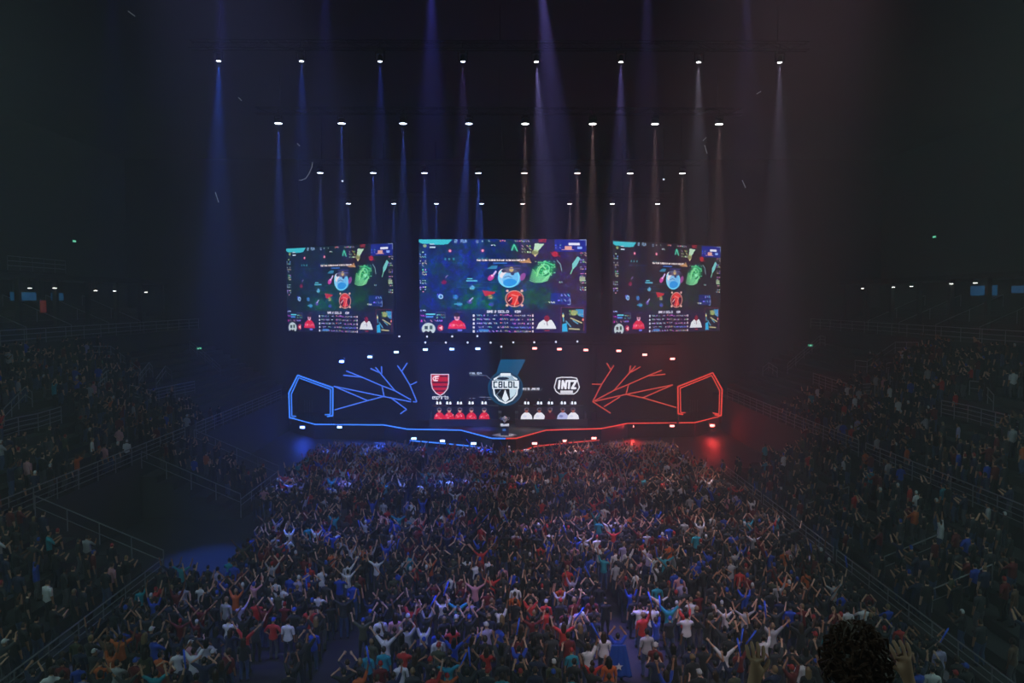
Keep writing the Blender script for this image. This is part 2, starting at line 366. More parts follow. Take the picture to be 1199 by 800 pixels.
def game_canvas(bg, bgr, sat, seed):
    c = Canvas(57, 55, 1130, 655, 360, 202, bg)
    t = np.clip((c.X - 600) / 350, 0, 1)[..., None]; c.a = c.a * (1 - t) + np.array(bgr, float) * t
    c.ell(560, 420, 420, 160, (8, 90, 95), .55 * sat, soft=.9); c.ell(820, 420, 120, 120, (15, 90, 60), .6 * sat, soft=.9); c.ell(440, 470, 200, 80, (6, 100, 80), .5 * sat, soft=.8)
    c.ell(300, 250, 260, 180, (25, 45, 120), .35 * sat, soft=.9); c.ell(780, 150, 200, 90, (60, 20, 50), .5, soft=.9)
    c.noise(.32, 9, seed=seed).noise(.22, 4, seed=seed + 1).noise(.2, 2, seed=seed + 2)
    for k, (x, y, w) in enumerate([(300, 362, 200), (460, 330, 130), (420, 385, 160), (200, 207, 170), (350, 345, 110)]): c.line([(x, y), (x + w, y)], 3, (40, 130, 190), .5)
    # score bar
    c.poly([(57, 57), (272, 57), (240, 88), (160, 92), (150, 84), (75, 84), (57, 74)], (60, 190, 205)); c.ell(95, 98, 12, 10, (170, 190, 120), .8)
    c.rect(125, 85, 155, 92, (190, 210, 230)); c.rect(125, 104, 160, 112, (190, 210, 230))
    c.text('2', 286, 60, 14, 16, (150, 190, 230), 4); c.text('FLA', 326, 60, 34, 16, (150, 190, 230), 4); c.text('0', 425, 65, 10, 12, (150, 170, 200), 3); c.glyphs(460, 64, 510, 78, (200, 200, 210), 4)
    c.glyphs(520, 90, 545, 98, (200, 190, 200), 5); c.glyphs(575, 62, 620, 80, (230, 150, 130), 6); c.glyphs(670, 64, 770, 76, (200, 180, 200), 7)
    c.text('INTZ', 820, 57, 50, 16, (190, 40, 50), 4); c.glyphs(830, 85, 860, 100, (130, 60, 60), 8)
    c.rect(925, 57, 1128, 135, (18, 38, 150), .85); c.glyphs(930, 90, 965, 120, (90, 150, 230), 9); c.rect(1015, 78, 1084, 93, (225, 225, 245)); c.rect(990, 100, 1035, 122, (225, 160, 150)); c.rect(970, 120, 1050, 124, (225, 160, 150)); c.rect(1070, 103, 1100, 118, (140, 170, 245)); c.line([(1085, 60), (1126, 60), (1126, 95)], 3, (170, 190, 220))
    # player columns at both edges
    for k in range(5): c.glyphs(62, 135 + k * 56, 104, 175 + k * 56, (170, 195, 220), 20 + k, 16, 11)
    for k in range(6): c.glyphs(1090, 140 + k * 44, 1126, 172 + k * 44, (180, 160, 190) if k < 4 else (170, 200, 190), 40 + k, 14, 11)
    c.rect(1085, 296, 1122, 322, (180, 200, 160), .8)
    # tower markers
    for x, y in ((255, 130), (464, 128)): c.ell(x, y, 22, 22, (190, 40, 90), .5, soft=.8); c.ell(x, y, 8, 8, (250, 150, 180)); 
    for x in (225, 250, 278, 440, 462, 490): c.ell(x, 182, 6, 8, (60, 160, 170), .8)
    # message line
    c.rect(425, 181, 750, 200, (60, 40, 60), .5)
    x = 428; rr = random.Random(3)
    for wlen in (4, 5, 10, 3, 9, 8):
        for k in range(wlen):
            c.rect(x, 184 + rr.choice((0, 0, 3)), x + 5, 196, (240, 225, 225)); x += 7.2
        x += 6
    c.poly([(690, 198), (745, 190), (760, 172), (775, 205), (720, 207)], (210, 150, 90), .8); c.line([(735, 190), (775, 205)], 4, (220, 170, 120))
    # the fight in the middle: a pale blue round creature shape, glows
    c.ell(640, 290, 95, 90, (60, 60, 160), .45, soft=.6); c.ell(632, 300, 70, 64, (150, 205, 245)); c.ell(612, 275, 48, 34, (235, 225, 235)); c.ell(650, 310, 60, 48, (90, 180, 240), .7); c.ell(640, 335, 45, 28, (30, 140, 225), .8)
    c.ell(632, 300, 70, 64, (120, 225, 255), .9, ring=.88); c.ell(598, 258, 14, 10, (40, 50, 90)); c.ell(655, 275, 12, 10, (40, 60, 110)); c.line([(600, 300), (628, 290), (650, 300)], 4, (30, 60, 120), .7)
    c.ell(650, 250, 60, 22, (70, 60, 90), .8); c.ell(648, 248, 14, 16, (200, 170, 120)); c.rect(530, 205, 620, 212, (60, 120, 210), .8); c.rect(600, 220, 710, 226, (70, 70, 150), .8); c.rect(636, 240, 700, 246, (90, 90, 150), .8)
    c.poly([(492, 245), (520, 225), (560, 225), (552, 246)], (60, 150, 190), .8); c.line([(520, 300), (548, 262)], 12, (215, 190, 245)); c.ell(517, 300, 24, 16, (215, 70, 165), .9, rot=-.7); c.ell(524, 288, 7, 6, (255, 210, 240)); c.ell(720, 295, 16, 26, (190, 80, 170), .7, rot=.5)
    # green coiled glow
    c.ell(850, 262, 112, 72, (14, 110, 72), .95, soft=.45, rot=-.55); c.ell(855, 255, 90, 55, (30, 160, 100), .7, soft=.5, rot=-.55)
    for k in range(7):
        o = k * 13; c.line([(765 + o * .25, 318 - o * .9), (800 + o * .3, 330 - o * .5), (840 + o * .4, 330 - o * .45), (880 + o * .3, 318 - o * .6)], 4.5, (140, 232, 165), .95)
    c.line([(810, 290), (830, 240), (850, 225), (868, 245)], 8, (150, 230, 150)); c.line([(846, 285), (852, 258), (880, 252), (905, 285)], 6, (130, 225, 160)); c.line([(865, 195), (850, 225)], 8, (110, 215, 150)); c.line([(820, 205), (880, 205), (925, 225)], 7, (70, 190, 130)); c.ell(868, 265, 12, 10, (150, 240, 190))
    c.glyphs(800, 195, 935, 285, (120, 225, 150), 131, 17, 13, .75, 35); c.ell(852, 250, 46, 34, (150, 235, 175), .7, ring=.8, rot=-.5)
    c.line([(940, 190), (962, 215), (970, 255)], 4, (150, 200, 200)); c.ell(927, 150, 26, 22, (200, 30, 45), .9, soft=.4); c.line([(900, 140), (960, 165)], 5, (160, 20, 40))
    c.poly([(798, 82), (858, 85), (815, 135), (790, 128)], (185, 220, 190)); c.ell(800, 140, 22, 18, (170, 180, 110), .7); c.poly([(790, 155), (815, 150), (800, 168)], (220, 200, 150))
    c.ell(665, 108, 28, 26, (25, 110, 95), .9, soft=.4); c.line([(650, 125), (665, 90), (685, 130)], 7, (90, 215, 180)); c.glyphs(715, 95, 780, 155, (190, 180, 150), 60, 16, 14)
    c.poly([(1072, 165), (1090, 178), (1066, 225), (1040, 250), (1036, 215)], (120, 205, 205), .95); c.line([(1045, 235), (1028, 275)], 6, (130, 215, 185)); c.glyphs(955, 325, 985, 345, (150, 170, 200), 61)
    # small fighters
    for x, y, col in ((217, 330, (160, 25, 70)), (398, 365, (110, 190, 240)), (188, 418, (60, 130, 220)), (290, 425, (70, 130, 220)), (380, 455, (110, 70, 170)), (315, 470, (50, 140, 200)), (515, 425, (150, 130, 110)), (518, 470, (60, 90, 180))):
        c.ell(x, y, 22, 18, col, .75, soft=.5); c.glyphs(x - 16, y - 14, x + 16, y + 14, col, int(x), 14, 12)
    c.line([(225, 300), (240, 285)], 4, (150, 120, 190)); c.poly([(462, 382), (545, 392), (540, 402), (480, 420)], (205, 45, 65), .9); c.line([(380, 450), (400, 430)], 7, (190, 180, 245)); c.rect(365, 305, 400, 310, (90, 200, 220)); c.rect(358, 317, 430, 326, (90, 190, 220), .9); c.rect(280, 465, 335, 475, (70, 170, 200), .8); c.ell(195, 422, 15, 15, (170, 210, 250), ring=.6)
    # red round badge
    c.ell(668, 435, 58, 52, (120, 10, 30), .8, soft=.3); c.ell(668, 432, 46, 46, (225, 60, 60)); c.ell(668, 435, 60, 54, (235, 150, 140), .9, ring=.88); c.ell(640, 445, 14, 22, (90, 15, 50)); c.ell(703, 440, 13, 24, (70, 15, 50)); c.line([(650, 410), (690, 420), (670, 470)], 6, (245, 140, 130)); c.line([(630, 450), (650, 430)], 6, (250, 190, 190)); c.line([(668, 485), (668, 470)], 6, (250, 150, 130))
    for x, y in ((622, 385), (715, 385), (620, 478), (716, 478)): c.ell(x, y, 9, 8, (230, 180, 170))
    # blue item grid
    c.rect(900, 400, 1028, 472, (15, 50, 170), .55); c.glyphs(945, 408, 1020, 430, (150, 200, 250), 70, 22, 18); c.glyphs(945, 440, 1020, 466, (110, 170, 240), 71, 22, 18); c.line([(1022, 435), (1026, 435), (1026, 472), (1010, 472)], 3, (150, 190, 240)); c.glyphs(888, 455, 930, 466, (230, 230, 240), 72)
    # bottom bar
    c.rect(57, 505, 1130, 655, (30, 22, 80), .45); c.glyphs(64, 507, 118, 517, (170, 150, 230), 80); c.rect(100, 530, 158, 540, (90, 200, 220)); c.rect(100, 546, 145, 556, (70, 130, 210)); c.line([(165, 522), (222, 522), (222, 560)], 3, (90, 100, 160))
    c.glyphs(66, 540, 100, 560, (200, 60, 200), 81); c.glyphs(168, 535, 218, 560, (130, 180, 150), 82); c.glyphs(68, 572, 145, 590, (220, 110, 220), 83, 20, 18); c.glyphs(155, 572, 215, 588, (150, 150, 220), 84)
    c.ell(115, 628, 44, 38, (190, 205, 210)); c.rect(90, 610, 112, 630, (50, 70, 80)); c.rect(122, 608, 140, 632, (60, 90, 80)); c.poly([(78, 655), (98, 640), (115, 648), (125, 638), (140, 655)], (25, 25, 50)); c.ell(192, 622, 24, 24, (190, 25, 70), .9, soft=.3); c.poly([(180, 622), (202, 610), (202, 636)], (255, 190, 200))
    def bust(x, y, col, col2, skin, s=1.):
        c.poly([(x - 58 * s, y + 62), (x - 50 * s, y + 30), (x - 22 * s, y + 8), (x + 22 * s, y + 8), (x + 50 * s, y + 30), (x + 58 * s, y + 62)], col); c.ell(x - 28 * s, y + 42, 22 * s, 16, col2, .8, soft=.6); c.ell(x, y - 12, 17 * s, 24, skin); c.ell(x, y - 26, 19 * s, 14, (50, 30, 50)); c.rect(x - 9, y - 8, x + 9, y - 3, (60, 40, 60))
    bust(298, 565, (215, 30, 70), (250, 90, 110), (230, 160, 190)); c.rect(300, 630, 330, 642, (110, 110, 220)); c.glyphs(250, 600, 350, 622, (250, 130, 140), 85, 22, 20); c.line([(300, 520), (330, 520)], 4, (90, 60, 120))
    c.poly([(808, 628), (826, 590), (852, 572), (905, 572), (920, 590), (938, 628)], (225, 228, 235)); c.ell(876, 562, 18, 20, (130, 25, 50)); c.line([(876, 585), (880, 605)], 5, (120, 90, 110)); c.rect(862, 636, 895, 642, (170, 40, 60)); c.rect(855, 596, 866, 600, (90, 100, 120))
    for t_, x, w in (('GAME 2', 492, 56), ('GOLD', 564, 66), ('KDA', 672, 34)): c.text(t_, x, 512, w, 12, (225, 220, 240), 4)
    for k in range(5):
        y = 536 + k * 25.5; c.rect(400, y, 411, y + 14, (220, 220, 240)); c.rect(780, y, 791, y + 14, (220, 200, 215))
        c.glyphs(428, y + 2, 570, y + 12, (170, 180, 220), 90 + k, 11, 12); c.glyphs(576, y, 628, y + 12, (200, 140, 170), 96 + k, 14, 14); c.glyphs(632, y + 4, 770, y + 12, (180, 150, 190) if k != 3 else (90, 120, 240), 102 + k, 12, 12)
    c.rect(440, 632, 500, 645, (70, 140, 220), .8)
    # mini map
    c.rect(965, 492, 1118, 650, (22, 26, 42)); c.line([(967, 640), (967, 492), (1114, 492), (1114, 640)], 3, (140, 50, 80)); c.poly([(975, 600), (1003, 590), (1010, 645), (975, 648)], (40, 170, 220)); c.poly([(1060, 505), (1112, 505), (1112, 555), (1080, 545)], (50, 140, 200)); c.ell(1050, 525, 30, 22, (180, 200, 130), .8, soft=.4)
    for a, b in (((980, 530), (984, 580)), ((1000, 580), (1030, 615)), ((1030, 560), (1100, 590)), ((1020, 628), (1085, 632)), ((1045, 575), (1075, 595))): c.line([a, b], 8, rr.choice([(190, 190, 120), (90, 170, 200), (210, 200, 150)]), .9)
    c.ell(1108, 570, 6, 8, (240, 130, 120)); c.ell(981, 545, 6, 10, (230, 220, 150)); c.glyphs(1020, 510, 1105, 560, (170, 190, 110), 120, 16, 16, .7)
    return c

def make_screen(px_in, px_out, y_t, y_b, Y_in, Y_out, canvas, label, tint=1.):
    a = at(px_in, y_t, Y=Y_in); b = at(px_out, y_t, Y=Y_out); zt = a.z; zb = at(px_in, y_b, Y=Y_in).z
    lo, hi = (a, b) if a.x < b.x else (b, a); d = Vector((hi.x - lo.x, hi.y - lo.y)); w = d.length; h = zt - zb; rz = math.atan2(d.y, d.x)
    t = empty('video_screen', ((lo.x + hi.x) / 2, (lo.y + hi.y) / 2, (zt + zb) / 2), rz, label=label, cat='screen', group='hanging video screens')
    canvas.mesh('display', w, h, led_mat, tint, t)
    m = MB(); m.b2((-w / 2 - .08, .02, -h / 2 - .08), (w / 2 + .08, .35, h / 2 + .08)); m.build('casing', black_metal, t)
    m = MB()
    for k in range(9): m.tube((-w / 2 + k * w / 8, .45, -h / 2), (-w / 2 + k * w / 8, .45, h / 2 + .6), .04, 5)
    for k in range(4): m.tube((-w / 2, .45, -h / 2 + k * h / 3.2), (w / 2, .45, -h / 2 + k * h / 3.2), .04, 5)
    m.build('back_frame', black_metal, t)
    for k in (-.4, .4): MB().tube((w * k, .45, h / 2), (w * k, .45, 29.62 - (zt + zb) / 2), .03, 5).build('hanging_cable', black_metal, t)
    return t
cc = game_canvas((12, 42, 98), (44, 30, 66), 1., 1)
make_screen(490.5, 687, 280, 390, 76, 76, cc, 'large central hanging video screen showing a busy blue video game battle', 1.35)
make_screen(460, 335, 284.5, 391.5, 76, 84, game_canvas((8, 28, 40), (16, 26, 34), .9, 5), 'angled hanging video screen above the blue tree of light tubes', 1.2)
make_screen(718, 844, 282, 391, 76, 84, game_canvas((26, 20, 34), (24, 22, 32), .35, 9), 'angled hanging video screen above the red tree of light tubes', 1.2)

# ------------------------------------------------------------------ stage
Zs = 1.5; Zl = .45
up = [(338.7, 489), (369, 497), (423, 497.5), (449.7, 497.7), (476.5, 502.6), (539.6, 503.8), (575.8, 513.4), (592, 513.6), (604.5, 513.4), (639.6, 503.8), (703.8, 502), (735, 495.8), (813.6, 495), (845, 487)]
U = [at(x, y, z=Zs) for x, y in up]
lowp = [(480, 516), (523, 519.7), (556, 523), (571, 529), (592, 529.6), (609, 528.6), (627, 522.8), (662, 519), (701.5, 515.5)]
Lw = [at(x, y, z=Zl) for x, y in lowp]
st = empty('stage', (0, 74, 0), label='black angular stage with glowing blue and red edges in front of the crowd', cat='stage')
def loc(p, o): return Vector(p) - o.location
deck = [loc((U[0].x - .3, 85.8, 0), st)] + [loc((p.x, p.y, 0), st) for p in U] + [loc((U[-1].x + .3, 85.8, 0), st)]
MB().prism([(p.x, p.y, 0) for p in deck[::-1]], (0, 0, Zs - .03)).build('deck', black_stage, st)
low = [loc((p.x, p.y, 0), st) for p in Lw]
MB().prism([(p.x, p.y, 0) for p in ([Vector((low[0].x, low[0].y + 4, 0))] + low + [Vector((low[-1].x, low[-1].y + 4, 0))])[::-1]], (0, 0, Zl - .02)).build('front_step', black_stage, st)
neon_b = mat('neon_blue', (0, 0, 0), .5, emit=(.045, .22, 1.0), es=1.5)
neon_r = mat('neon_red', (0, 0, 0), .5, emit=(1.0, .07, .05), es=.95)
neon_bt = mat('neon_blue_tree', (0, 0, 0), .5, emit=(.07, .20, 1.0), es=1.1)
neon_rt = mat('neon_red_tree', (0, 0, 0), .5, emit=(1.0, .10, .07), es=.65)
def strip(pts, name, m, r, parent): MB().path([loc(p, parent) for p in pts], r, 6).build(name, m, parent)['label'] = ('blue' if m in (neon_b, neon_bt) else 'red') + ' glowing edge strip'
strip([p + Vector((0, -.02, 0)) for p in U[:8]], 'light_strip', neon_b, .06, st); strip([p + Vector((0, -.02, 0)) for p in U[7:]], 'light_strip', neon_r, .06, st)
strip([p + Vector((0, -.02, 0)) for p in Lw[:5]], 'light_strip', neon_b, .06, st); strip([p + Vector((0, -.02, 0)) for p in Lw[4:]], 'light_strip', neon_r, .06, st)
# side wall panels of the set behind the trees of light
for s, side, a, b in ((-1, 'blue', 392, 489), (1, 'red', 700, 795)):
    pa = at(a, 402, Y=80.2); pb = at(b, 402, Y=80.2)
    t = empty('set_wall', ((pa.x + pb.x) / 2, 80.2, Zs), label='black scenery wall behind the %s tree of light tubes' % side, cat='scenery wall')
    w = abs(pb.x - pa.x)
    MB().b2((-w / 2, 0, 0), (w / 2, .2, pa.z - Zs)).build('panel', black_stage, t)
    m = MB()
    for k in range(6): m.b2((-w / 2 + k * w / 5 - .05, .2, 0), (-w / 2 + k * w / 5 + .05, .4, pa.z - Zs))
    m.build('brace', black_metal, t)
def z4(x, y): return 320 + x / 4.282, 390 + y / 4.28
def z5(x, y): return 580 + x / 4.282, 390 + y / 4.28
treeL = [[(365,190),(445,222)],[(350,212),(445,222),(545,265),(610,290),(690,335)],[(487,178),(530,198)],[(512,172),(545,212),(610,290)],[(543,168),(543,205)],
 [(622,163),(645,195),(685,262),(720,345),(700,345)],[(672,150),(645,190)],[(725,243),(685,262)],[(303,267),(550,318),(690,345)],[(303,267),(470,338)],[(303,387),(470,340),(555,318)],[(545,265),(555,318)],[(585,322),(668,383),(637,405)]]
treeR = [[(558,150),(580,185),(595,162)],[(580,185),(533,257),(488,345)],[(485,257),(533,257)],[(488,345),(595,288),(668,258),(765,215),(835,187)],[(765,215),(853,207)],[(595,288),(672,200),(678,163)],[(672,200),(703,165)],[(672,200),(728,170)],
 [(488,345),(655,308),(890,260),(740,325)],[(668,258),(655,308),(740,325),(912,375)],[(625,320),(545,370)],[(488,345),(578,402)]]
for name, segs, zf, m, col in (('L', treeL, z4, neon_bt, 'blue'), ('R', treeR, z5, neon_rt, 'red')):
    c0 = at(*zf(500, 300), Y=80.0)
    t = empty('light_tree', (c0.x, 80.05, c0.z), label='branching tree of %s light tubes on the black scenery wall' % col, cat='light sculpture', group='branching light sculptures')
    for sg in segs:
        P = [at(*zf(*p), Y=80.0) - t.location for p in sg]
        MB().path(P, .062, 6).build('light_tube', m, t)
frL = [(105,428),(82,425),(78,300),(122,212),(298,275),(298,415),(270,418)]
frR = [(942,408),(917,405),(915,270),(1090,200),(1137,283),(1132,415),(1100,410)]
for segs, zf, m, col in ((frL, z4, neon_b, 'blue'), (frR, z5, neon_r, 'red')):
    P = [at(*zf(*p), Y=77.2) for p in segs]; c0 = sum(P, Vector()) / len(P)
    t = empty('light_portal', (c0.x, 77.2, Zs), label='five sided %s light tube portal at the outer end of stage' % col, cat='light portal', group='glowing portals')
    Q = [p - t.location for p in P]; cc_ = sum(Q, Vector()) / len(Q)
    dz = -min(q.z for q in Q) + .06
    for q in Q: q.z += dz * 0
    MB().path(Q, .07, 6).build('outer_tube', m, t)
    MB().path([q + (cc_ - q).normalized() * .28 for q in Q], .05, 6).build('inner_tube', m, t)
    m2 = MB()
    for a, b in zip(Q[1:-1], Q[2:-1]): m2.tube(a + Vector((0, .18, 0)), b + Vector((0, .18, 0)), .12, 6)
    m2.tube(Vector((Q[1].x, .18, 0)), Q[1] + Vector((0, .18, 0)), .12, 6); m2.tube(Vector((Q[-2].x, .18, 0)), Q[-2] + Vector((0, .18, 0)), .12, 6)
    m2.build('frame', black_metal, t)
    m3 = MB()
    for k in range(4): m3.tube((cc_.x - .8 + .25 * k, 1.4, 0), (cc_.x - .8 + .25 * k, 1.4, 2.3), .02, 5)
    m3.build('inner_bars', alu, t)
# LED backdrop with the emblems
X0, Y0, X1, Y1 = 488., 402., 692.5, 492.
lc = Canvas(X0, Y0, X1, Y1, 614, 270, (5, 11, 38))
tt = np.clip((lc.X - 540) / 50, 0, 1)[..., None]; lc.a = lc.a * (1 - tt) + np.array((8, 10, 17.)) * tt
tt = np.clip((lc.X - 610) / 60, 0, 1)[..., None]; lc.a = lc.a * (1 - tt) + np.array((12, 8, 13.)) * tt
lc.poly([(586, 421), (615, 421), (609, 433), (602, 446), (578, 446)], (10, 78, 118)); lc.line([(586.5, 407), (586.5, 421)], .5, (60, 130, 160), .6)
lc.ell(591.5, 454.5, 20.5, 20.5, (10, 52, 82), .9); lc.ell(591.5, 454.5, 20.5, 20.5, (14, 84, 120), .7, ring=.93)
Wt = (225, 235, 245)
lc.line([(584, 441), (587, 438.4), (596, 438.4), (599, 441), (604.5, 444)], 2.2, Wt); lc.line([(584, 441), (578.5, 444)], 2.2, Wt); lc.poly([(580, 445.5), (584, 439.5), (587, 437), (596, 437), (599, 439.5), (603, 445.5)], (150, 175, 195)); lc.rect(585.5, 437, 597.5, 440.5, Wt); lc.ell(588.5, 443.2, 7, 1.7, (25, 40, 60))
lc.line([(577.5, 454), (578.5, 462), (584, 468.5), (591.5, 472), (599, 468.5), (604.5, 462), (605.5, 454)], 1.8, Wt); lc.poly([(579, 455), (604, 455), (603, 462), (598, 467.5), (591.5, 470.5), (585, 467.5), (580, 462)], (16, 18, 30))
lc.poly([(596, 455), (604.5, 455), (603, 462), (597, 467)], (190, 215, 230)); lc.poly([(591, 456), (595.5, 467), (591.5, 471), (587.5, 467)], Wt); lc.line([(586, 456.5), (581, 462), (588, 469)], .7, (110, 140, 160))
lc.rect(575.8, 445.6, 607.2, 455.2, Wt)
for ch, x in zip('CBLOL', (578, 583.9, 589.8, 595.4, 601.4)): lc.text(ch, x, 447.2, 3.4, 6.2, (10, 36, 56), 1.35, gap=0)
# red and black striped shield
sh = [(504.5, 438.3), (525, 438.3), (525, 448), (523.6, 455), (519.5, 460.3), (515, 463), (510, 460.3), (506, 455), (504.5, 448)]
lc.poly(sh, (185, 20, 42))
for k in range(3): lc.rect(506, 446.6 + k * 5.0, 524.5, 448.6 + k * 5.0, (60, 10, 30), .85)
lc.rect(515, 439.6, 524, 441.4, (60, 10, 30), .85); lc.line(sh, 1.1, (215, 205, 225), close=True)
lc.line([(512, 441), (508, 441), (506.6, 443.2), (508, 445.6), (512, 445.6)], 1.2, (245, 225, 235)); lc.line([(509.5, 445.8), (509.5, 440.4), (513.5, 440.4)], 1.1, (245, 225, 235)); lc.line([(509.5, 443), (513, 443)], 1., (245, 225, 235))
FONT.update({'e': [(0,2.6,2,2.6),(2,2.6,2,1.4),(2,1.4,0,1.4),(0,1.4,0,4),(0,4,2,4)], 's': [(2,1.4,0,1.4),(0,1.4,0,2.6),(0,2.6,2,2.6),(2,2.6,2,4),(2,4,0,4)], 'p': [(0,1.4,0,5.2),(0,1.4,2,1.4),(2,1.4,2,4),(2,4,0,4)],
 'o': [(0,1.4,2,1.4),(2,1.4,2,4),(2,4,0,4),(0,4,0,1.4)], 'r': [(0,1.4,0,4),(0,1.6,2,1.4)], 't': [(1,0,1,4),(1,4,2,4),(0,1.4,2,1.4)]})
lc.text('esports', 506, 462.8, 18.5, 4.2, (235, 235, 250), .6, gap=.35)
# white letter badge
oc = [(651.5, 443), (657, 441.9), (669, 441.9), (675, 443), (678.2, 453.5), (675.5, 458.5), (672, 461.3), (655, 461.3), (651, 458.5), (648.7, 453.5)]
lc.poly(oc, (30, 30, 36)); lc.line(oc, 1.2, (225, 225, 235), close=True)
lc.text('INTZ', 652.0, 446.2, 21.5, 8.4, (235, 235, 245), 2.5, gap=.42, skew=.1); lc.rect(656, 457.4, 670.5, 460.2, (215, 215, 225))
lc.text('FINAL 2019', 549.8, 436.2, 13.5, 2., (180, 195, 225), .5); lc.line([(550, 439.6), (569, 439.6), (575, 445)], .5, (120, 140, 170))
lc.text('RIO DE JANEIRO', 612, 454.4, 19, 1.9, (215, 215, 230), .55); lc.line([(612, 457.6), (632, 457.6), (634.5, 455.4)], .5, (100, 105, 120))
for x0, x1, y in ((549, 556, 466.3), (561, 568, 465), (569.5, 574.5, 465.2), (571, 575, 467.6), (569, 573.5, 475.6)): lc.line([(x0, y), (x1, y)], .7, (150, 155, 180), .8)
pa = at(X0, Y0, Y=79.6); pb = at(X1, Y1, Y=79.6)
t = empty('led_backdrop', ((pa.x + pb.x) / 2, 79.6, (pa.z + pb.z) / 2), label='wide dark LED backdrop with a striped shield, CBLOL crest and INTZ badge', cat='led wall')
lc.mesh('display', pb.x - pa.x, pa.z - pb.z, led_mat, 1.35, t)
MB().b2((-(pb.x - pa.x) / 2, .03, -(pa.z - pb.z) / 2), ((pb.x - pa.x) / 2, .4, (pa.z - pb.z) / 2)).build('casing', black_metal, t)
MB().b2((-(pb.x - pa.x) / 2, .05, -(pa.z + pb.z) / 2 + Zs), ((pb.x - pa.x) / 2, .4, -(pa.z - pb.z) / 2)).build('plinth', black_metal, t)

# strobe lamps above and along the stage
glow_b = mat('strobe_blue', (0, 0, 0), .5, emit=(.30, .52, 1.0), es=6.0)
glow_r = mat('strobe_red', (0, 0, 0), .5, emit=(1.0, .28, .26), es=5.0)
def make_strobe(m):
    t = empty('strobe_lamp')
    MB().box((0, .12, 0), (.62, .2, .36)).build('lamp_body', black_metal, t); MB().box((0, .015, 0), (.46, .03, .2)).build('lamp_face', m, t)
    mm = MB(); mm.box((-.35, .12, .1), (.03, .06, .4)); mm.box((.35, .12, .1), (.03, .06, .4)); mm.box((0, .12, .3), (.73, .06, .03)); mm.build('bracket', black_metal, t)
    return t
sb, sr = make_strobe(glow_b), make_strobe(glow_r); first = {id(sb): True, id(sr): True}
def place_strobe(px, py, Y, blue, label, group, k=1., wall=False):
    o = sb if blue else sr
    t = o if first.pop(id(o), None) else copy_tree(o)
    t.location = at(px, py, Y=Y); t.rotation_euler = (0, 0, 0); tag(t, label, 'strobe lamp', group)
    if k < .95: return t
    if wall: lamp('POINT', 'strobe_glow', (0, -.14, -.02), K_STROBE * k * .5, (.03, .10, 1) if blue else (1, .05, .04), t, .08)
    else: lamp('SPOT', 'strobe_glow', (0, -.06, 0), K_STROBE * k, (.03, .10, 1) if blue else (1, .05, .04), t, .06, 130, .6, (0, -5, .9))
for i, (x, y) in enumerate([(400, 423.5), (433, 418), (464, 412.5), (498, 409.5), (529, 409), (559.5, 408.5)]):
    place_strobe(x, y, 78.5, True, 'blue glowing strobe lamp, %s from outside in the row above the stage' % ordw[i], 'blue strobes above the stage', [2.4, 2.2, .9, 1.6, 1.7, .9][i], i == 0)
for i, (x, y) in enumerate([(626, 408), (655, 409), (686, 410), (724.5, 411), (755, 415.5), (787.5, 420.3)]):
    place_strobe(x, y, 78.5, False, 'red glowing strobe lamp, %s from the centre in the row above the stage' % ordw[i], 'red strobes above the stage', [1., .7, .7, .6, 1.7, 1.9][i])
for i, (x, y, z) in enumerate([(354, 500.5, .9), (397.5, 500.3, .9), (444, 500, .9), (484.5, 513.7, .8), (518, 516.5, .8), (554.5, 519.5, .8)]):
    Yd = at(x, y, z=z).y
    Yd = min(Yd, (U[1].y - .35) if i < 3 else (Lw[0].y - .3 if i == 3 else Lw[1].y - .4 if i == 4 else Lw[2].y - .3))
    place_strobe(x, y, Yd, True, 'blue glowing strobe lamp, %s from outside along the stage front' % ordw[i], 'blue strobes along the stage front', [1.2, .8, 1., .6, .6, .6][i], i == 0)
for i, (x, y, z) in enumerate([(626, 519.5, .8), (661, 516.5, .8), (695.5, 513.3, .8), (739.5, 499.3, .9), (787, 499, .9), (834, 498.5, .9)]):
    Yd = at(x, y, z=z).y
    Yd = min(Yd, (U[-2].y - .35) if i > 2 else (Lw[-1].y - .3 if i == 2 else Lw[-2].y - .4 if i == 1 else Lw[-3].y - .3))
    place_strobe(x, y, Yd, False, 'red glowing strobe lamp, %s from the centre along the stage front' % ordw[i], 'red strobes along the stage front', [.5, .5, .5, 1.0, .7, 1.5][i], i == 5)
# trusses that carry the stage strobes and small spots
z_t = at(498, 409, Y=78.5).z
make_truss('black truss above the stage carrying blue and red strobes', at(395, 400, Y=78.6).x, at(792, 400, Y=78.6).x, 78.9, z_t + .62, ks=(-.28, .28))
tiny = mat('small_spot_lens', (1, 1, 1), .4, emit=(.75, .8, 1), es=1.3)
def make_small_spot():
    t = empty('small_spotlight'); 
    m = MB(); m.tube((0, .3, 0), (0, 0, 0), .09, 10, r2=.12); m.build('lamp_body', black_metal, t)
    MB().tube((0, -.005, 0), (0, -.02, 0), .1, 10).build('lens', tiny, t); MB().box((0, .15, .22), (.04, .04, .26)).build('bracket', black_metal, t)
    return t
sp0 = make_small_spot()
for i, (x, y) in enumerate([(467.5, 394), (500, 394.2), (529.5, 394), (559, 393.7), (498, 401.2), (522, 401.3), (547.5, 401.2), (574.5, 401.3), (601, 401), (625.5, 401), (651, 400.5), (676, 400), (587, 406)]):
    t = sp0 if i == 0 else copy_tree(sp0); t.location = at(x, y, Y=78.2)
    tag(t, 'small white spotlight under the centre screen, %s' % ('tiny dot number %s of its row from the blue side' % ordw[i % 8 if i < 8 else i - 8]) if i < 12 else 'small white spotlight straight above the CBLOL crest', 'spotlight', 'small spots under the centre screen')
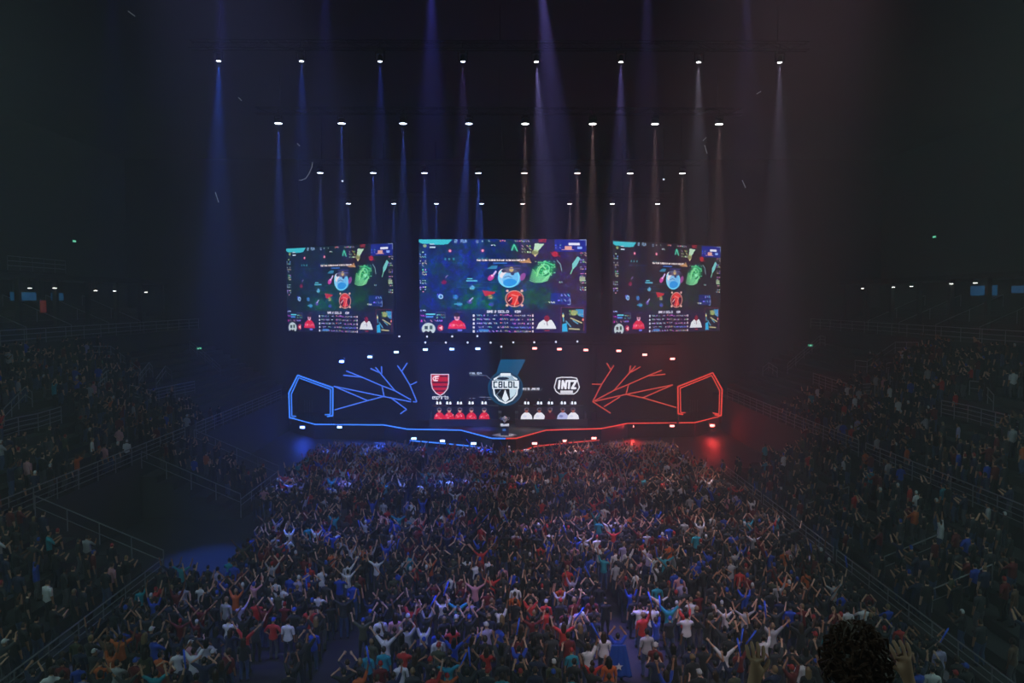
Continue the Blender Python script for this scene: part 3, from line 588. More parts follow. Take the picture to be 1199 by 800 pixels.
for i, t_ in enumerate([o for o in COL.objects if o.name.startswith('small_spotlight')]):
    t_['label'] = ['pale small spotlight, %s under the blue half of the centre screen, upper row' % w for w in ordw[:4]][i] if i < 4 else ('pale small spotlight, %s from blue side in the row above the LED backdrop' % ordw[i - 4] if i < 12 else 'pale small spotlight straight above the CBLOL crest')
lamp('SPOT', 'wash_blue', (-10, 62, 22), K_WASH, (.02, .09, 1), None, .4, 70, 1, (-9, 77, 1)).name = 'wash_lamp_blue'
lamp('SPOT', 'wash_riser', (-6, 60, 22), K_WASH * 9, (.01, .05, 1), None, .3, 13, 1, (-4, 74.6, 1.6)).name = 'wash_lamp_riser'
lamp('SPOT', 'wash_red', (12, 62, 22), K_WASH * .25, (1, .05, .05), None, .4, 70, 1, (11, 77, 1)).name = 'wash_lamp_red'
lamp('SPOT', 'trophy_fill_spot', (0, 64, 22), K_WASH * 9, (1, .9, .95), None, .3, 6, 1, (0, 70.5, 1.5)).name = 'trophy_fill_lamp'  # added narrow spot with no fixture, brightens the trophy

# team desks on risers
RY = 76.0
for side, xa, xb, col in ((-1, 506, 583.5, 'red'), (1, 607, 684.5, 'white')):
    a = at(xa, 491, Y=RY); b = at(xb, 491, Y=RY); top = at(xa, 476.5, Y=RY).z
    t = empty('riser_platform', ((a.x + b.x) / 2, RY + 1.5, Zs - .02), label='low black riser carrying the desk of the %s shirted team' % col, cat='platform')
    w = b.x - a.x; h = a.z - Zs
    MB().b2((-w / 2 - .3, -1.5, 0), (w / 2 + .3, 1.4, h)).build('body', mat('riser', (.16, .16, .18), .5), t)
    MB().b2((-w / 2 - .3, -.45, h), (w / 2 + .3, 1.4, h + .45)).build('upper_step', mat('riser', (.16, .16, .18), .5), t)
    MB().b2((-w / 2 - .32, -1.52, h - .06), (w / 2 + .32, -1.5, h)).build('edge_trim', alu, t)
    d = empty('team_desk', ((a.x + b.x) / 2, RY, a.z), label='long gaming desk with a display front showing five players, %s shirts' % col, cat='desk')
    c = Canvas(xa, 476.5, xb, 491, 310, 58, (14, 16, 36) if side < 0 else (20, 18, 28))
    cen = (514.5, 526, 538.5, 552, 567) if side < 0 else (616.5, 631.5, 644, 659, 671)
    for k, x in enumerate(cen):
        if side < 0: jc, jd = (205, 20, 45), (245, 70, 85)
        else: jc, jd = ((225, 225, 235), (190, 195, 215)) if k not in (2, 3) else ((60, 16, 26), (40, 18, 30)) if k == 2 else ((170, 175, 215), (90, 100, 160))
        hw_ = 6.4 if side < 0 else 7
        sk = (200, 130, 120) if side < 0 else (150, 85, 75)
        c.poly([(x - hw_, 491), (x - hw_ * .85, 486.5), (x - 2.5, 483.2), (x + 2.5, 483.2), (x + hw_ * .85, 486.5), (x + hw_, 491)], jc); c.ell(x - 2, 487.5, 3, 2, jd, .7, soft=.5)
        c.ell(x, 480.8, 1.9, 2.7, sk); c.ell(x, 479.2, 2.2, 1.6, (45, 20, 25)); c.line([(x - 2.4, 481), (x - 2.2, 478.7), (x, 477.6), (x + 2.2, 478.7), (x + 2.4, 481)], .6, (110, 110, 130))
        if side < 0:
            c.glyphs(x - 5, 485, x + 5, 490, (245, 170, 180), k, 3, 2.4, .0)
            for q in range(5): rx, ry = x + random.uniform(-4.5, 4.5), random.uniform(485, 490); c.rect(rx, ry, rx + 1, ry + .8, (250, 190, 200), .9)
    dd = c.mesh('front_display', w, top - a.z, led_mat, 1.35, d); dd.location = (0, -.02, (top - a.z) / 2)
    hd = top - a.z
    MB().b2((-w / 2, .01, 0), (w / 2, .08, hd)).build('front_panel', black_metal, d); MB().b2((-w / 2, .0, hd), (w / 2, .85, hd + .05)).build('desktop', black_metal, d)
    for x in (-w / 2, -w / 6, w / 6, w / 2 - .06): MB().b2((x, .08, 0), (x + .06, .8, hd)).build('leg', black_metal, d)
    if side < 0: DESKL = (d, hd, cen, a.z)
    else: DESKR = (d, hd, cen, a.z)
# trophy on its pedestal
tp = at(591, 510.5, z=Zs); tp.z = Zs - .03
hexm = mat('dais_white', (.75, .75, .8), .4)
t = empty('dais', (tp.x, tp.y + .1, Zs - .03), label='pale flat hexagonal dais under the trophy at the stage tip', cat='dais')
MB().prism([(1.15 * math.cos(k * PI / 3) * 1.0, .85 * math.sin(k * PI / 3), 0) for k in range(6)], (0, 0, .12)).build('top', hexm, t)
t = empty('trophy_pedestal', (tp.x, tp.y + .1, Zs + .09), label='dark square pedestal with a white band holding the trophy', cat='pedestal')
MB().b2((-.36, -.36, 0), (.36, .36, .85)).build('body', mat('pedestal', (.03, .05, .12), .3), t); MB().b2((-.4, -.4, .85), (.4, .4, .98)).build('top_band', mat('white_band', (.8, .82, .85), .4, emit=(.8, .85, 1), es=.55), t)
MB().box((-.05, -.37, .5), (.3, .02, .2)).build('emblem', mat('emblem_blue', (.1, .3, .7), .4, emit=(.05, .2, .6), es=.4), t)
t = empty('trophy', (tp.x, tp.y + .1, Zs + .09 + .98), label='silver two handled trophy cup on the dark pedestal', cat='trophy')
silver = mat('silver', (.8, .82, .85), .3, .35)
MB().lathe((0, 0, 0), [(.2, 0), (.19, .05), (.06, .1), (.05, .2), (.14, .28), (.24, .42), (.3, .6), (.27, .6), (.2, .42)], 20).build('cup', silver, t, True)
for s in (-1, 1): MB().path([(s * .2, 0, .38), (s * .38, 0, .44), (s * .46, 0, .6), (s * .36, 0, .66), (s * .28, 0, .56)], .025, 6).build('handle', silver, t, True)
MB().lathe((0, 0, .6), [(.27, 0), (.18, .06), (.05, .1), (.05, .16), (.01, .2)], 16).build('lid', silver, t, True)

# ------------------------------------------------------------------ people
skin_m = objmat('skin', .55); cloth_m = objmat('cloth', .8, .2); hair_m = objmat('hair_fibre', .5)
eye_m = mat('eye_dark', (.02, .015, .012), .3); lip_m = mat('lips', (.35, .12, .1), .5)
def unit(x, y, z): return Vector((x, y, z)).normalized()
# arm directions (upper, fore) for the person's side s=+1; y is forward
ARMS = {
 'down': (unit(.18, .02, -1), unit(.05, .18, -1)), 'up': (unit(.35, .12, 1), unit(.22, .12, 1)), 'wide': (unit(.85, .1, .55), unit(.25, .15, 1)),
 'clap': (unit(.55, .25, .85), unit(-.62, .15, .8)), 'vee': (unit(.75, .1, .75), unit(.7, .1, .75)), 'front': (unit(.3, .6, -.55), unit(-.35, .75, .5)),
 'phone': (unit(.25, .75, .45), unit(-.3, .45, .85)), 'head': (unit(.95, .05, .45), unit(-.75, .1, .5)), 'point': (unit(.25, .7, .6), unit(.1, .75, .65)),
 'near': (unit(.42, .4, -.3), unit(-.16, .25, .95)), 'desk': (unit(.25, .35, -.9), unit(-.1, .95, -.05)), 'hip': (unit(.6, -.1, -.75), unit(-.65, .25, -.55))}
POSES = {  # name: (left arm, right arm, legs, phrase)
 'stand': ('down', 'down', 'stand', 'arms hanging'), 'cheer': ('up', 'up', 'stand', 'both arms raised'), 'wide': ('wide', 'wide', 'stand', 'elbows out wide'),
 'clap': ('clap', 'clap', 'stand', 'clapping overhead'), 'vee': ('vee', 'vee', 'stand', 'arms spread wide'), 'front': ('front', 'front', 'stand', 'hands at chest'),
 'phone': ('phone', 'phone', 'stand', 'hands held forward'), 'fist_r': ('down', 'up', 'stand', 'one fist raised'), 'fist_l': ('up', 'front', 'stand', 'one arm up'),
 'head': ('head', 'head', 'stand', 'hands behind head'), 'point': ('down', 'point', 'stand', 'pointing at stage'), 'walk': ('down', 'front', 'walk', 'walking'), 'hips': ('hip', 'hip', 'stand', 'hands on hips'),
 'near': ('near', 'near', 'stand', 'hands beside the head'),
 'seated': ('desk', 'desk', 'sit', 'seated at the desk')}
def skeleton(pose, fine):
    la, ra, legs, _ = POSES[pose]
    V, E, Rd, B = [], [], [], []       # B: bones (i, j, class)
    def v(p, r, par=None, cls=None):
        V.append(Vector(p)); Rd.append(r); i = len(V) - 1
        if par is not None: E.append((par, i)); B.append((par, i, cls))
        return i
    dz = -.42 if legs == 'sit' else 0
    pel = v((0, 0, .95 + dz), (.155, .11)); sp = v((0, .0, 1.12 + dz), (.135, .10), pel, 'shirt'); ch = v((0, -.01, 1.3 + dz), (.165, .115), sp, 'shirt')
    nb = v((0, -.015, 1.44 + dz), (.085, .075), ch, 'shirt'); nk = v((0, .0, 1.5 + dz), (.055, .055), nb, 'skin'); hd = v((0, .015, 1.56 + dz), (.05, .055), nk, 'skin')
    tips = {}
    for s, arm in ((-1, la), (1, ra)):
        u, f = ARMS[arm]; u = Vector((u.x * s, u.y, u.z)); f = Vector((f.x * s, f.y, f.z))
        lift = .05 if u.z > .2 else 0
        sh = v((s * (.185 - lift * .4), -.01, 1.39 + lift + dz), (.062, .062), ch, 'shirt'); P = V[sh]
        m1 = v(P + u * .14, (.05, .05), sh, 'shirt'); el = v(P + u * .28, (.04, .04), m1, 'shirt'); Q = V[el]
        m2 = v(Q + f * .1, (.038, .038), el, 'skin'); wr = v(Q + f * .24, (.024, .028), m2, 'skin'); Wp = V[wr]
        pm = v(Wp + f * .05, (.022, .038), wr, 'skin')
        side = f.cross(Vector((0, 1, 0.1))); side = side.normalized() if side.length > .1 else Vector((1, 0, 0)); side = side * (1 if side.x * -s > 0 else -1)
        nrm = f.cross(side).normalized(); nrm = nrm if nrm.y > 0 else -nrm
        if fine:
            pe = v(Wp + f * .085, (.018, .036), pm, 'skin')
            for k, (o, L) in enumerate(((-.03, .062), (-.01, .075), (.011, .072), (.031, .056))):
                a = Wp + f * .085 + side * -o; i1 = v(a, (.0095, .0095), pe, 'skin')
                i2 = v(a + f * L * .5 + nrm * L * .1 - side * o * .15, (.009, .009), i1, 'skin'); v(a + f * L * .85 + nrm * L * .38 - side * o * .25, (.007, .007), i2, 'skin')
            t1 = v(Wp + f * .04 + side * .035, (.011, .011), pm, 'skin'); t2 = v(Wp + f * .065 + side * .058 + nrm * .01, (.01, .01), t1, 'skin'); v(Wp + f * .09 + side * .066 + nrm * .02, (.008, .008), t2, 'skin')
        else: v(Wp + f * .15, (.016, .026), pm, 'skin')
        tips[s] = (Wp + f * .09, f)
        hp = v((s * .095, 0, .88 + dz), (.095, .095), pel, 'trousers')
        if legs == 'sit':
            kn = v((s * .14, .4, .5), (.06, .06), hp, 'trousers'); an = v((s * .14, .42, .1), (.042, .042), kn, 'trousers'); to = v((s * .15, .54, .04), (.04, .03), an, 'shoe')
        else:
            ky = .05 + (.16 if legs == 'walk' and s > 0 else -.05 if legs == 'walk' else 0); ay = .0 + (.26 if legs == 'walk' and s > 0 else -.28 if legs == 'walk' else 0); az = .09 if not (legs == 'walk' and s < 0) else .14
            kn = v((s * .12, ky, .49), (.062, .065), hp, 'trousers'); cf = v((s * .125, (ky + ay) / 2 - .03, .32), (.055, .058), kn, 'trousers'); an = v((s * .13, ay, az), (.04, .042), cf, 'trousers')
            to = v((s * .145, ay + .14, .04), (.042, .03), an, 'shoe')
        v(V[an] + Vector((0, -.05, -.05)), (.034, .034), an, 'shoe')
    return V, E, Rd, B, dz, tips
def skin_mesh(V, E, Rd, sub):
    me = bpy.data.meshes.new('tmp'); me.from_pydata([tuple(p) for p in V], E, []); o = bpy.data.objects.new('tmp', me); COL.objects.link(o)
    o.modifiers.new('s', 'SKIN')
    for i, r in enumerate(Rd): me.skin_vertices[0].data[i].radius = r
    me.skin_vertices[0].data[0].use_root = True
    if sub: q = o.modifiers.new('q', 'SUBSURF'); q.levels = sub; q.render_levels = sub
    dg = bpy.context.evaluated_depsgraph_get(); ev = o.evaluated_get(dg); m2 = ev.to_mesh()
    vs = np.array([tuple(p.co) for p in m2.vertices]); fs = [tuple(p.vertices) for p in m2.polygons]; ev.to_mesh_clear()
    bpy.data.objects.remove(o); bpy.data.meshes.remove(me); return vs, fs
def classify(vs, fs, V, Rd, B):
    cen = np.array([vs[list(f)].mean(0) for f in fs]); best = np.full(len(fs), 1e9); cls = np.zeros(len(fs), int)
    names = ['skin', 'shirt', 'trousers', 'shoe']
    for i, j, c in B:
        a, b = np.array(V[i]), np.array(V[j]); d = b - a; t = np.clip(((cen - a) @ d) / (d @ d), 0, 1)
        r = Rd[i][0] * (1 - t) + Rd[j][0] * t; dist = np.linalg.norm(cen - a - t[:, None] * d, axis=1) - r
        if c == 'trousers' and i == 0: dist += .02
        k = dist < best; best[k] = dist[k]; cls[k] = names.index(c)
    return cls
HEADC = (0, .02, 1.635)
def head_mesh(n, m, dz, k=1.0, detail=True):
    """egg shaped head with jaw, nose, brow and ears; y is forward"""
    vs, fs = [], []
    for j in range(m + 1):
        th = PI * j / m
        for i in range(n):
            ph = 2 * PI * i / n; x, y, z = math.sin(th) * math.cos(ph), math.sin(th) * math.sin(ph), math.cos(th)
            rx, ry, rz = .077, .098, .118
            if z < -.1: rx *= 1 + .35 * (z + .1); ry *= 1 + .18 * (z + .1)
            p = Vector((x * rx, y * ry, z * rz))
            if detail and y > .8:
                if abs(x) < .22 and -.35 < z < .1: p.y += .018 * (1 if z < -.1 else .6)
                if .2 < abs(x) < .55 and -.05 < z < .2: p.y -= .008
                if abs(x) < .35 and -.65 < z < -.45: p.y += .005
            vs.append((p.x * k + HEADC[0], p.y * k + HEADC[1], p.z * k + HEADC[2] + dz))
    for j in range(m):
        for i in range(n): fs.append((j * n + i, j * n + (i + 1) % n, (j + 1) * n + (i + 1) % n, (j + 1) * n + i))
    return np.array(vs), fs
def hair_shape(style, n, m, dz):
    vs, fs = head_mesh(n, m, dz, 1.0, False); c = np.array([0, .02, 1.635 + dz]); v = vs - c; out = []
    thick = {'short': 1.09, 'long': 1.13, 'curly': 1.24, 'bun': 1.1, 'cap': 1.12, 'bald': 1.0}[style]
    vv = v * thick
    if style == 'curly': vv *= (1 + .05 * np.sin(v[:, 0] * 190) * np.cos(v[:, 2] * 170 + v[:, 1] * 150))[:, None]
    for f in fs:
        p = v[list(f)].mean(0)
        low = {'short': -.06, 'long': -.1, 'curly': -.06, 'bun': -.06, 'cap': -.005, 'bald': 1}[style]
        if p[2] > .045 or (p[1] < .02 and p[2] > low): out.append(f)
    P = [tuple(p) for p in (vv + c)]
    mb = MB(); mb.add(P, out)
    if style == 'long':
        for j, (w, t, y, z) in enumerate([]): pass
        ring = [(-.085, .02), (-.095, -.06), (-.05, -.115), (.05, -.115), (.095, -.06), (.085, .02)]; L = [(1.0, .03), (1.05, -.08), (1.1, -.2), (.85, -.32)]
        pv = [(x * s_, y * s_ + .0, 1.635 + dz + z) for s_, z in L for x, y in ring]; k = len(ring)
        ff = [(a * k + b, a * k + b + 1, (a + 1) * k + b + 1, (a + 1) * k + b) for a in range(len(L) - 1) for b in range(k - 1)]
        mb.add(pv, ff); mb.add([(x * .8, y * .8, z) for x, y, z in pv], [f[::-1] for f in ff])
    ex = MB()
    if style == 'bun': ex.lathe((0, -.1, 1.69 + dz), [(.01, -.045), (.04, -.025), (.045, .01), (.03, .035), (.005, .045)], 8)
    if style == 'cap': ex.prism([(-.075, .08, 1.675 + dz), (-.065, .17, 1.665 + dz), (0, .195, 1.665 + dz), (.065, .17, 1.665 + dz), (.075, .08, 1.675 + dz)], (0, 0, .012))
    return mb, ex
def fine_person(pose):
    V, E, Rd, B, dz, tips = skeleton(pose, True); vs, fs = skin_mesh(V, E, Rd, 1); cls = classify(vs, fs, V, Rd, B)
    hv, hf = head_mesh(16, 12, dz); o = len(vs)
    def mk(name, vs_, fs_, mats, mi=None):
        used = sorted({i for f in fs_ for i in f}); mp = {a: b for b, a in enumerate(used)}
        me = bpy.data.meshes.new(name); me.from_pydata([tuple(vs_[i]) for i in used], [], [tuple(mp[i] for i in f) for f in fs_])
        for x in mats: me.materials.append(x)
        if mi is not None: me.polygons.foreach_set('material_index', mi)
        me.polygons.foreach_set('use_smooth', [True] * len(fs_)); me.update(); return me
    # ears, eyes, lips belong to the head
    ex = MB(); 
    for s in (-1, 1): ex.lathe((s * .08, .01, 1.63 + dz), [(.008, -.03), (.018, 0), (.014, .025), (.004, .034)], 6)
    ne = len(ex.f)
    for s in (-1, 1): ex.lathe((s * .03, .106, 1.635 + dz), [(.002, -.008), (.012, -.004), (.012, .004), (.002, .008)], 8)
    n2 = len(ex.f); ex.box((0, .104, 1.578 + dz), (.045, .012, .012)); n3 = len(ex.f)
    V2 = np.concatenate([vs, hv, np.array(ex.v)]); F2 = fs + [tuple(i + o for i in f) for f in hf] + [tuple(i + o + len(hv) for i in f) for f in ex.f]
    mi = [0] * (len(fs) + len(hf)) + [0] * ne + [1] * (n2 - ne) + [2] * (n3 - n2)
    body = mk('body', V2, F2, [skin_m, eye_m, lip_m], mi)
    # clothes: the covered faces pushed out along the normals
    nor = np.zeros_like(vs)
    for f in fs:
        a, b, c = vs[f[0]], vs[f[1]], vs[f[2]]; n_ = np.cross(b - a, c - a)
        for i in f: nor[i] += n_
    nor /= np.maximum(np.linalg.norm(nor, axis=1), 1e-9)[:, None]
    rs = np.random.default_rng(len(pose)); wr = rs.uniform(.7, 1.3, len(vs))
    sh = vs + nor * (.016 * wr)[:, None]; low = (vs[:, 2] < 1.02 + dz) & (np.abs(vs[:, 0]) < .25); sh[low] += nor[low] * .012
    cen = np.array([vs[list(f)].mean(0) for f in fs])
    shirt = [f for f, c, p in zip(fs, cls, cen) if c == 1 or (c == 2 and p[2] > .9 + dz and abs(p[0]) < .3)]
    trs = [f for f, c, p in zip(fs, cls, cen) if c == 2 or (c == 1 and p[2] < 1.0 + dz and abs(p[0]) < .2)]
    shoe = [f for f, c in zip(fs, cls) if c == 3]
    d = {'body': body, 'shirt': mk('shirt', sh, shirt, [cloth_m]), 'trousers': mk('trousers', vs + nor * .011, trs, [cloth_m]), 'shoes': mk('shoes', vs + nor * .013, shoe, [cloth_m]), 'tips': tips, 'dz': dz}
    return d
FINE = {p: fine_person(p) for p in POSES}
HAIRM = {}
for st_ in ('short', 'long', 'curly', 'bun', 'cap'):
    for dz in (0, -.42):
        hs = hair_shape(st_, 16, 12, dz); ms = []
        for q_, nm in zip(hs, ('hair', 'visor' if st_ == 'cap' else 'bun')):
            if q_.v: o = q_.build(nm, hair_m, None, True); ms.append(o.data); bpy.data.objects.remove(o)
        HAIRM[(st_, dz)] = ms
SKINS = [lin(c) for c in ((224, 178, 150), (205, 155, 125), (180, 128, 98), (140, 95, 70), (105, 70, 52))]
SH = {'black': (.018, .018, .021), 'charcoal': (.04, .042, .05), 'navy': (.015, .022, .07), 'dark red': (.16, .012, .016), 'bright red': (.6, .035, .03), 'orange': (.65, .13, .03),
      'white': (.78, .76, .8), 'pale grey': (.42, .41, .45), 'lilac': (.42, .36, .62), 'royal blue': (.02, .07, .5), 'teal': (.02, .32, .42), 'olive': (.07, .075, .04), 'brown': (.12, .06, .035), 'pink': (.65, .3, .36)}
SHW = [.44, .13, .10, .08, .035, .012, .055, .03, .012, .05, .02, .02, .014, .012]
TR = {'black': (.015, .015, .018), 'blue jeans': (.05, .085, .2), 'grey': (.1, .1, .12), 'dark jeans': (.02, .028, .06)}
HC = {'black': (.012, .01, .009), 'brown': (.05, .028, .016), 'fair': (.28, .18, .09)}
CAPC = {'red': (.4, .02, .02), 'black': (.02, .02, .022), 'white': (.6, .6, .62), 'blue': (.02, .08, .45)}
def make_person(x, y, z, rz, pose, shirt, label, group=None, trousers='black', style='short', hair='black', skin=1, k=1.0, cap='black'):
    P = FINE[pose]; t = empty('person', (x, y, z), rz, label=label, cat='person', group=group); t.scale = (k, k, k)
    for part in ('body', 'shirt', 'trousers', 'shoes'):
        o = bpy.data.objects.new(part, P[part]); COL.objects.link(o); o.parent = t
        c = {'body': SKINS[skin], 'shirt': SH[shirt], 'trousers': TR[trousers], 'shoes': (.03, .03, .03)}[part]; o.color = (*c, 1)
    if style != 'bald':
        o = bpy.data.objects.new('cap' if style == 'cap' else 'hair', HAIRM[(style, P['dz'])][0]); COL.objects.link(o); o.parent = t
        o.color = (*(CAPC[cap] if style == 'cap' else HC[hair]), 1)
        if len(HAIRM[(style, P['dz'])]) > 1:
            o2 = bpy.data.objects.new('visor' if style == 'cap' else 'bun', HAIRM[(style, P['dz'])][1]); COL.objects.link(o2); o2.parent = o; o2.color = o.color
    return t

# ---- everybody in the audience, as plain records first
people = []   # dicts: x y z rz pose zone
def hood(x, y):  # inside the photograph's frame
    v = CAMROT.transposed() @ (Vector((x, y, 1.4)) - EYE)
    return -v.z > 1
PW = [('stand', .44), ('cheer', .08), ('wide', .07), ('clap', .10), ('vee', .03), ('front', .12), ('phone', .04), ('fist_r', .05), ('fist_l', .03), ('head', .02), ('point', .03), ('hips', .01)]
def rpose(calm=False):
    if calm: return random.choices(['stand', 'front', 'clap', 'hips', 'phone', 'cheer'], [.66, .17, .04, .06, .04, .03])[0]
    return random.choices([a for a, b in PW], [b for a, b in PW])[0]
def rec(x, y, z, zone, calm=False, face=0.):
    SW = [.52, .16, .12, .07, .015, .006, .015, .02, .006, .03, .008, .015, .02, .005] if calm else SHW
    people.append(dict(x=x, y=y, z=z, rz=face + random.gauss(0, .22), pose=rpose(calm), zone=zone, shirt=random.choices(list(SH), SW)[0], trousers=random.choice(list(TR)),
        style=random.choices(['short', 'long', 'curly', 'bun', 'cap'], [.5, .18, .08, .06, .18])[0], hair=random.choices(list(HC), [.6, .33, .07])[0], skin=random.choices(range(5), [.22, .28, .25, .15, .1])[0], k=random.uniform(.93, 1.07), cap=random.choice(list(CAPC))))
y = 24.9
row = 0
while y < 65.4:
    edgeL = -15.6 if y < 42 else -15.6 + .0 * y
    xl = -15.7; xr = 15.5
    x = xl
    while x < xr:
        aw = .12 if y > 36 else .3 if y > 31 else .5; zone = 'in the middle block' if -6.3 + aw < x < 4.4 - aw else 'in the blue side block' if x < -6.3 - aw else 'in the red side block' if x > 4.4 + aw else None
        gap = abs(y - 46.4) < .45 or (x < -13.8 and 36 < y < 47.5) or (4.0 < x < 7.8 and 27.4 < y < 28.9) or (x < -7.4 and x > -9.4 and y < 28.5) or (y > 59.5 and x > 14.2) or (y > 63.8 and abs(x) < 4)
        if zone and not gap and random.random() < .93: rec(x + random.uniform(-.12, .12), y + random.uniform(-.14, .14), 0, zone)
        x += .60 if y < 45 else .62
    y += .88; row += 1
nfloor = len(people)
# stands
def stand_rows(s, x0, z0, x1, z1, n, ya, yb, p, zone, calm=True, d0=0):
    dx = (x1 - x0) / n; dz = (z1 - z0) / n
    for i in range(n):
        y = ya + .4
        while y < yb - .3:
            if random.random() < p and not any(abs(y - a) < .55 for a in (30, 36.5, 43, 49.5, 56, 62.5)): rec(s * (x0 + (i + .45) * dx + random.uniform(-.08, .08)), y + random.uniform(-.1, .1), z0 + i * dz, zone, calm, face=s * .55)
            y += .62
holes = [bowl(x, y) for x, y in ((190, 462), (988, 452), (160, 425), (1046, 415), (1150, 495), (38, 500))]
stand_rows(-1, 17, .55, 23.3, 3.2, 6, 24, 37.4, .62, 'in the lower blue stand'); stand_rows(-1, 17, .55, 23.3, 3.2, 6, 49, 56.8, .6, 'in the lower blue stand')
stand_rows(1, 17, .55, 23.3, 3.2, 6, 24, 58, .7, 'in the lower red stand')
k0 = len(people)
stand_rows(-1, BOWL_X0, BOWL_Z0, BOWL_X1, BOWL_Z1, 13, 30, 64, .62, 'in the upper blue stand'); stand_rows(1, BOWL_X0, BOWL_Z0, BOWL_X1, BOWL_Z1, 13, 30, 66, .7, 'in the upper red stand')
people = people[:k0] + [q for q in people[k0:] if all(math.hypot(q['x'] - h.x, (q['y'] - h.y) * .7) > 2.1 for h in holes)]
CI = CAMROT.transposed()
def project(x, y, z):
    v = CI @ (Vector((x, y, z)) - EYE); return CX + F * v.x / -v.z, CY - F * v.y / -v.z, -v.z
people = [q for q in people if -30 < project(q['x'], q['y'], q['z'] + 1.6)[0] < 1230 and project(q['x'], q['y'], q['z'] + 2.1)[1] < 812]
# remarkable spectators seen in the photograph: nearest person takes their look
feat = [(403, 570, 'orange', 'front'), (455, 603, 'bright red', 'front'), (487, 607, 'pale grey', 'stand'), (638, 592, 'bright red', 'front'), (705, 643, 'white', 'wide'), (668, 640, 'pink', 'stand'), (457, 632, 'lilac', 'stand'), (476, 745, 'pale grey', 'clap'),
 (550, 655, 'white', 'front'), (592, 660, 'pink', 'stand'), (435, 657, 'white', 'wide'), (385, 645, 'orange', 'front'), (418, 643, 'orange', 'front'), (505, 660, 'orange', 'clap'), (475, 640, 'dark red', 'clap'), (350, 684, 'lilac', 'front'), (395, 680, 'royal blue', 'front'),
 (440, 768, 'teal', 'stand'), (432, 766, 'teal', 'stand'), (504, 742, 'white', 'cheer'), (459, 756, 'white', 'vee'), (500, 712, 'pale grey', 'cheer'), (528, 748, 'royal blue', 'vee'), (537, 712, 'teal', 'wide'), (632, 730, 'dark red', 'wide'), (658, 735, 'bright red', 'wide'), (716, 670, 'pale grey', 'stand'),
 (740, 670, 'white', 'fist_r'), (741, 742, 'bright red', 'fist_r'), (806, 740, 'white', 'front'), (808, 734, 'bright red', 'phone'), (846, 722, 'white', 'vee'), (846, 765, 'white', 'vee'), (786, 645, 'orange', 'front'), (776, 655, 'teal', 'wide'), (698, 600, 'royal blue', 'front'), (688, 600, 'orange', 'front'),
 (679, 582, 'bright red', 'front'), (700, 592, 'bright red', 'clap'), (900, 738, 'pale grey', 'vee'), (885, 632, 'pale grey', 'wide'), (921, 650, 'orange', 'stand'), (942, 672, 'orange', 'stand'), (268, 728, 'white', 'front'), (289, 738, 'bright red', 'vee'), (230, 695, 'white', 'front'), (214, 696, 'lilac', 'stand'),
 (138, 762, 'orange', 'wide'), (120, 780, 'orange', 'front'), (190, 772, 'orange', 'front'), (735, 770, 'orange', 'stand'), (692, 780, 'bright red', 'wide'), (690, 760, 'white', 'fist_r'), (590, 755, 'charcoal', 'wide'), (566, 772, 'bright red', 'front'), (555, 550, 'bright red', 'clap'), (563, 552, 'pale grey', 'cheer'), (487, 660, 'bright red', 'front'), (820, 620, 'pale grey', 'phone'), (1015, 720, 'white', 'front'), (1050, 735, 'bright red', 'stand')]
used = set(); num12 = None
pj = np.array([project(q['x'], q['y'], q['z'] + 1.5)[:2] for q in people])
for fx, fy, col, ps in feat:
    d = np.hypot(pj[:, 0] - fx, (pj[:, 1] - fy)) + np.array([1e6 if i in used else 0 for i in range(len(people))]); i = int(d.argmin()); used.add(i)
    people[i].update(shirt=col, pose=ps, rz=random.gauss(0, .1)); 
    if (fx, fy) == (590, 755): num12 = people[i]; num12['num'] = True
# front rows by the stage wear more colour and raise more arms
for q in people:
    if q['z'] == 0 and q['y'] > 54:
        if random.random() < .45: q['pose'] = random.choice(['cheer', 'clap', 'wide', 'fist_r', 'vee'])
        if random.random() < .3: q['shirt'] = random.choice(['pale grey', 'white', 'bright red', 'dark red', 'bright red', 'pale grey', 'royal blue' if q['x'] < 0 else 'orange'])
people.sort(key=lambda q: (q['x'] ** 2 + q['y'] ** 2 + (14 - q['z']) ** 2))
NEAR = 270
near, rest = people[:NEAR], people[NEAR:]
# ---- near spectators: one object each
def person_label(q):
    head = (q['cap'] + ' cap') if q['style'] == 'cap' else (q['style'] + ' ' + q['hair'] + ' hair')
    return 'person in %s shirt, %s, %s, %s' % (q['shirt'], head, POSES[q['pose']][3], q['zone'])
STICK = []
seen = set()
for q in near:
    for _ in range(60):
        lb = person_label(q)
        if lb not in seen: break
        q['style'] = random.choice(['short', 'long', 'curly', 'bun', 'cap']); q['hair'] = random.choice(list(HC)); q['cap'] = random.choice(list(CAPC))
        if _ > 20: q['pose'] = rpose()
    seen.add(lb); q['label'] = lb
    t = make_person(q['x'], q['y'], q['z'], q['rz'], q['pose'], q['shirt'], lb, 'spectators nearest the camera', q['trousers'], q['style'], q['hair'], q['skin'], q['k'], q['cap'])
    if q.get('num'):
        text_mesh('12', .34, .006, mat('number_white', (.6, .6, .66), .7), t, 'back_number', (0, -.172, 1.12), (PI / 2 - .06, 0, 0))
    if q['z'] == 0 and q['pose'] in ('cheer', 'clap', 'vee', 'fist_r', 'wide') and random.random() < .2: STICK.append((q, t))
blue_stick = mat('stick_blue', (.03, .12, .85), .35)
STICK = STICK[:34]
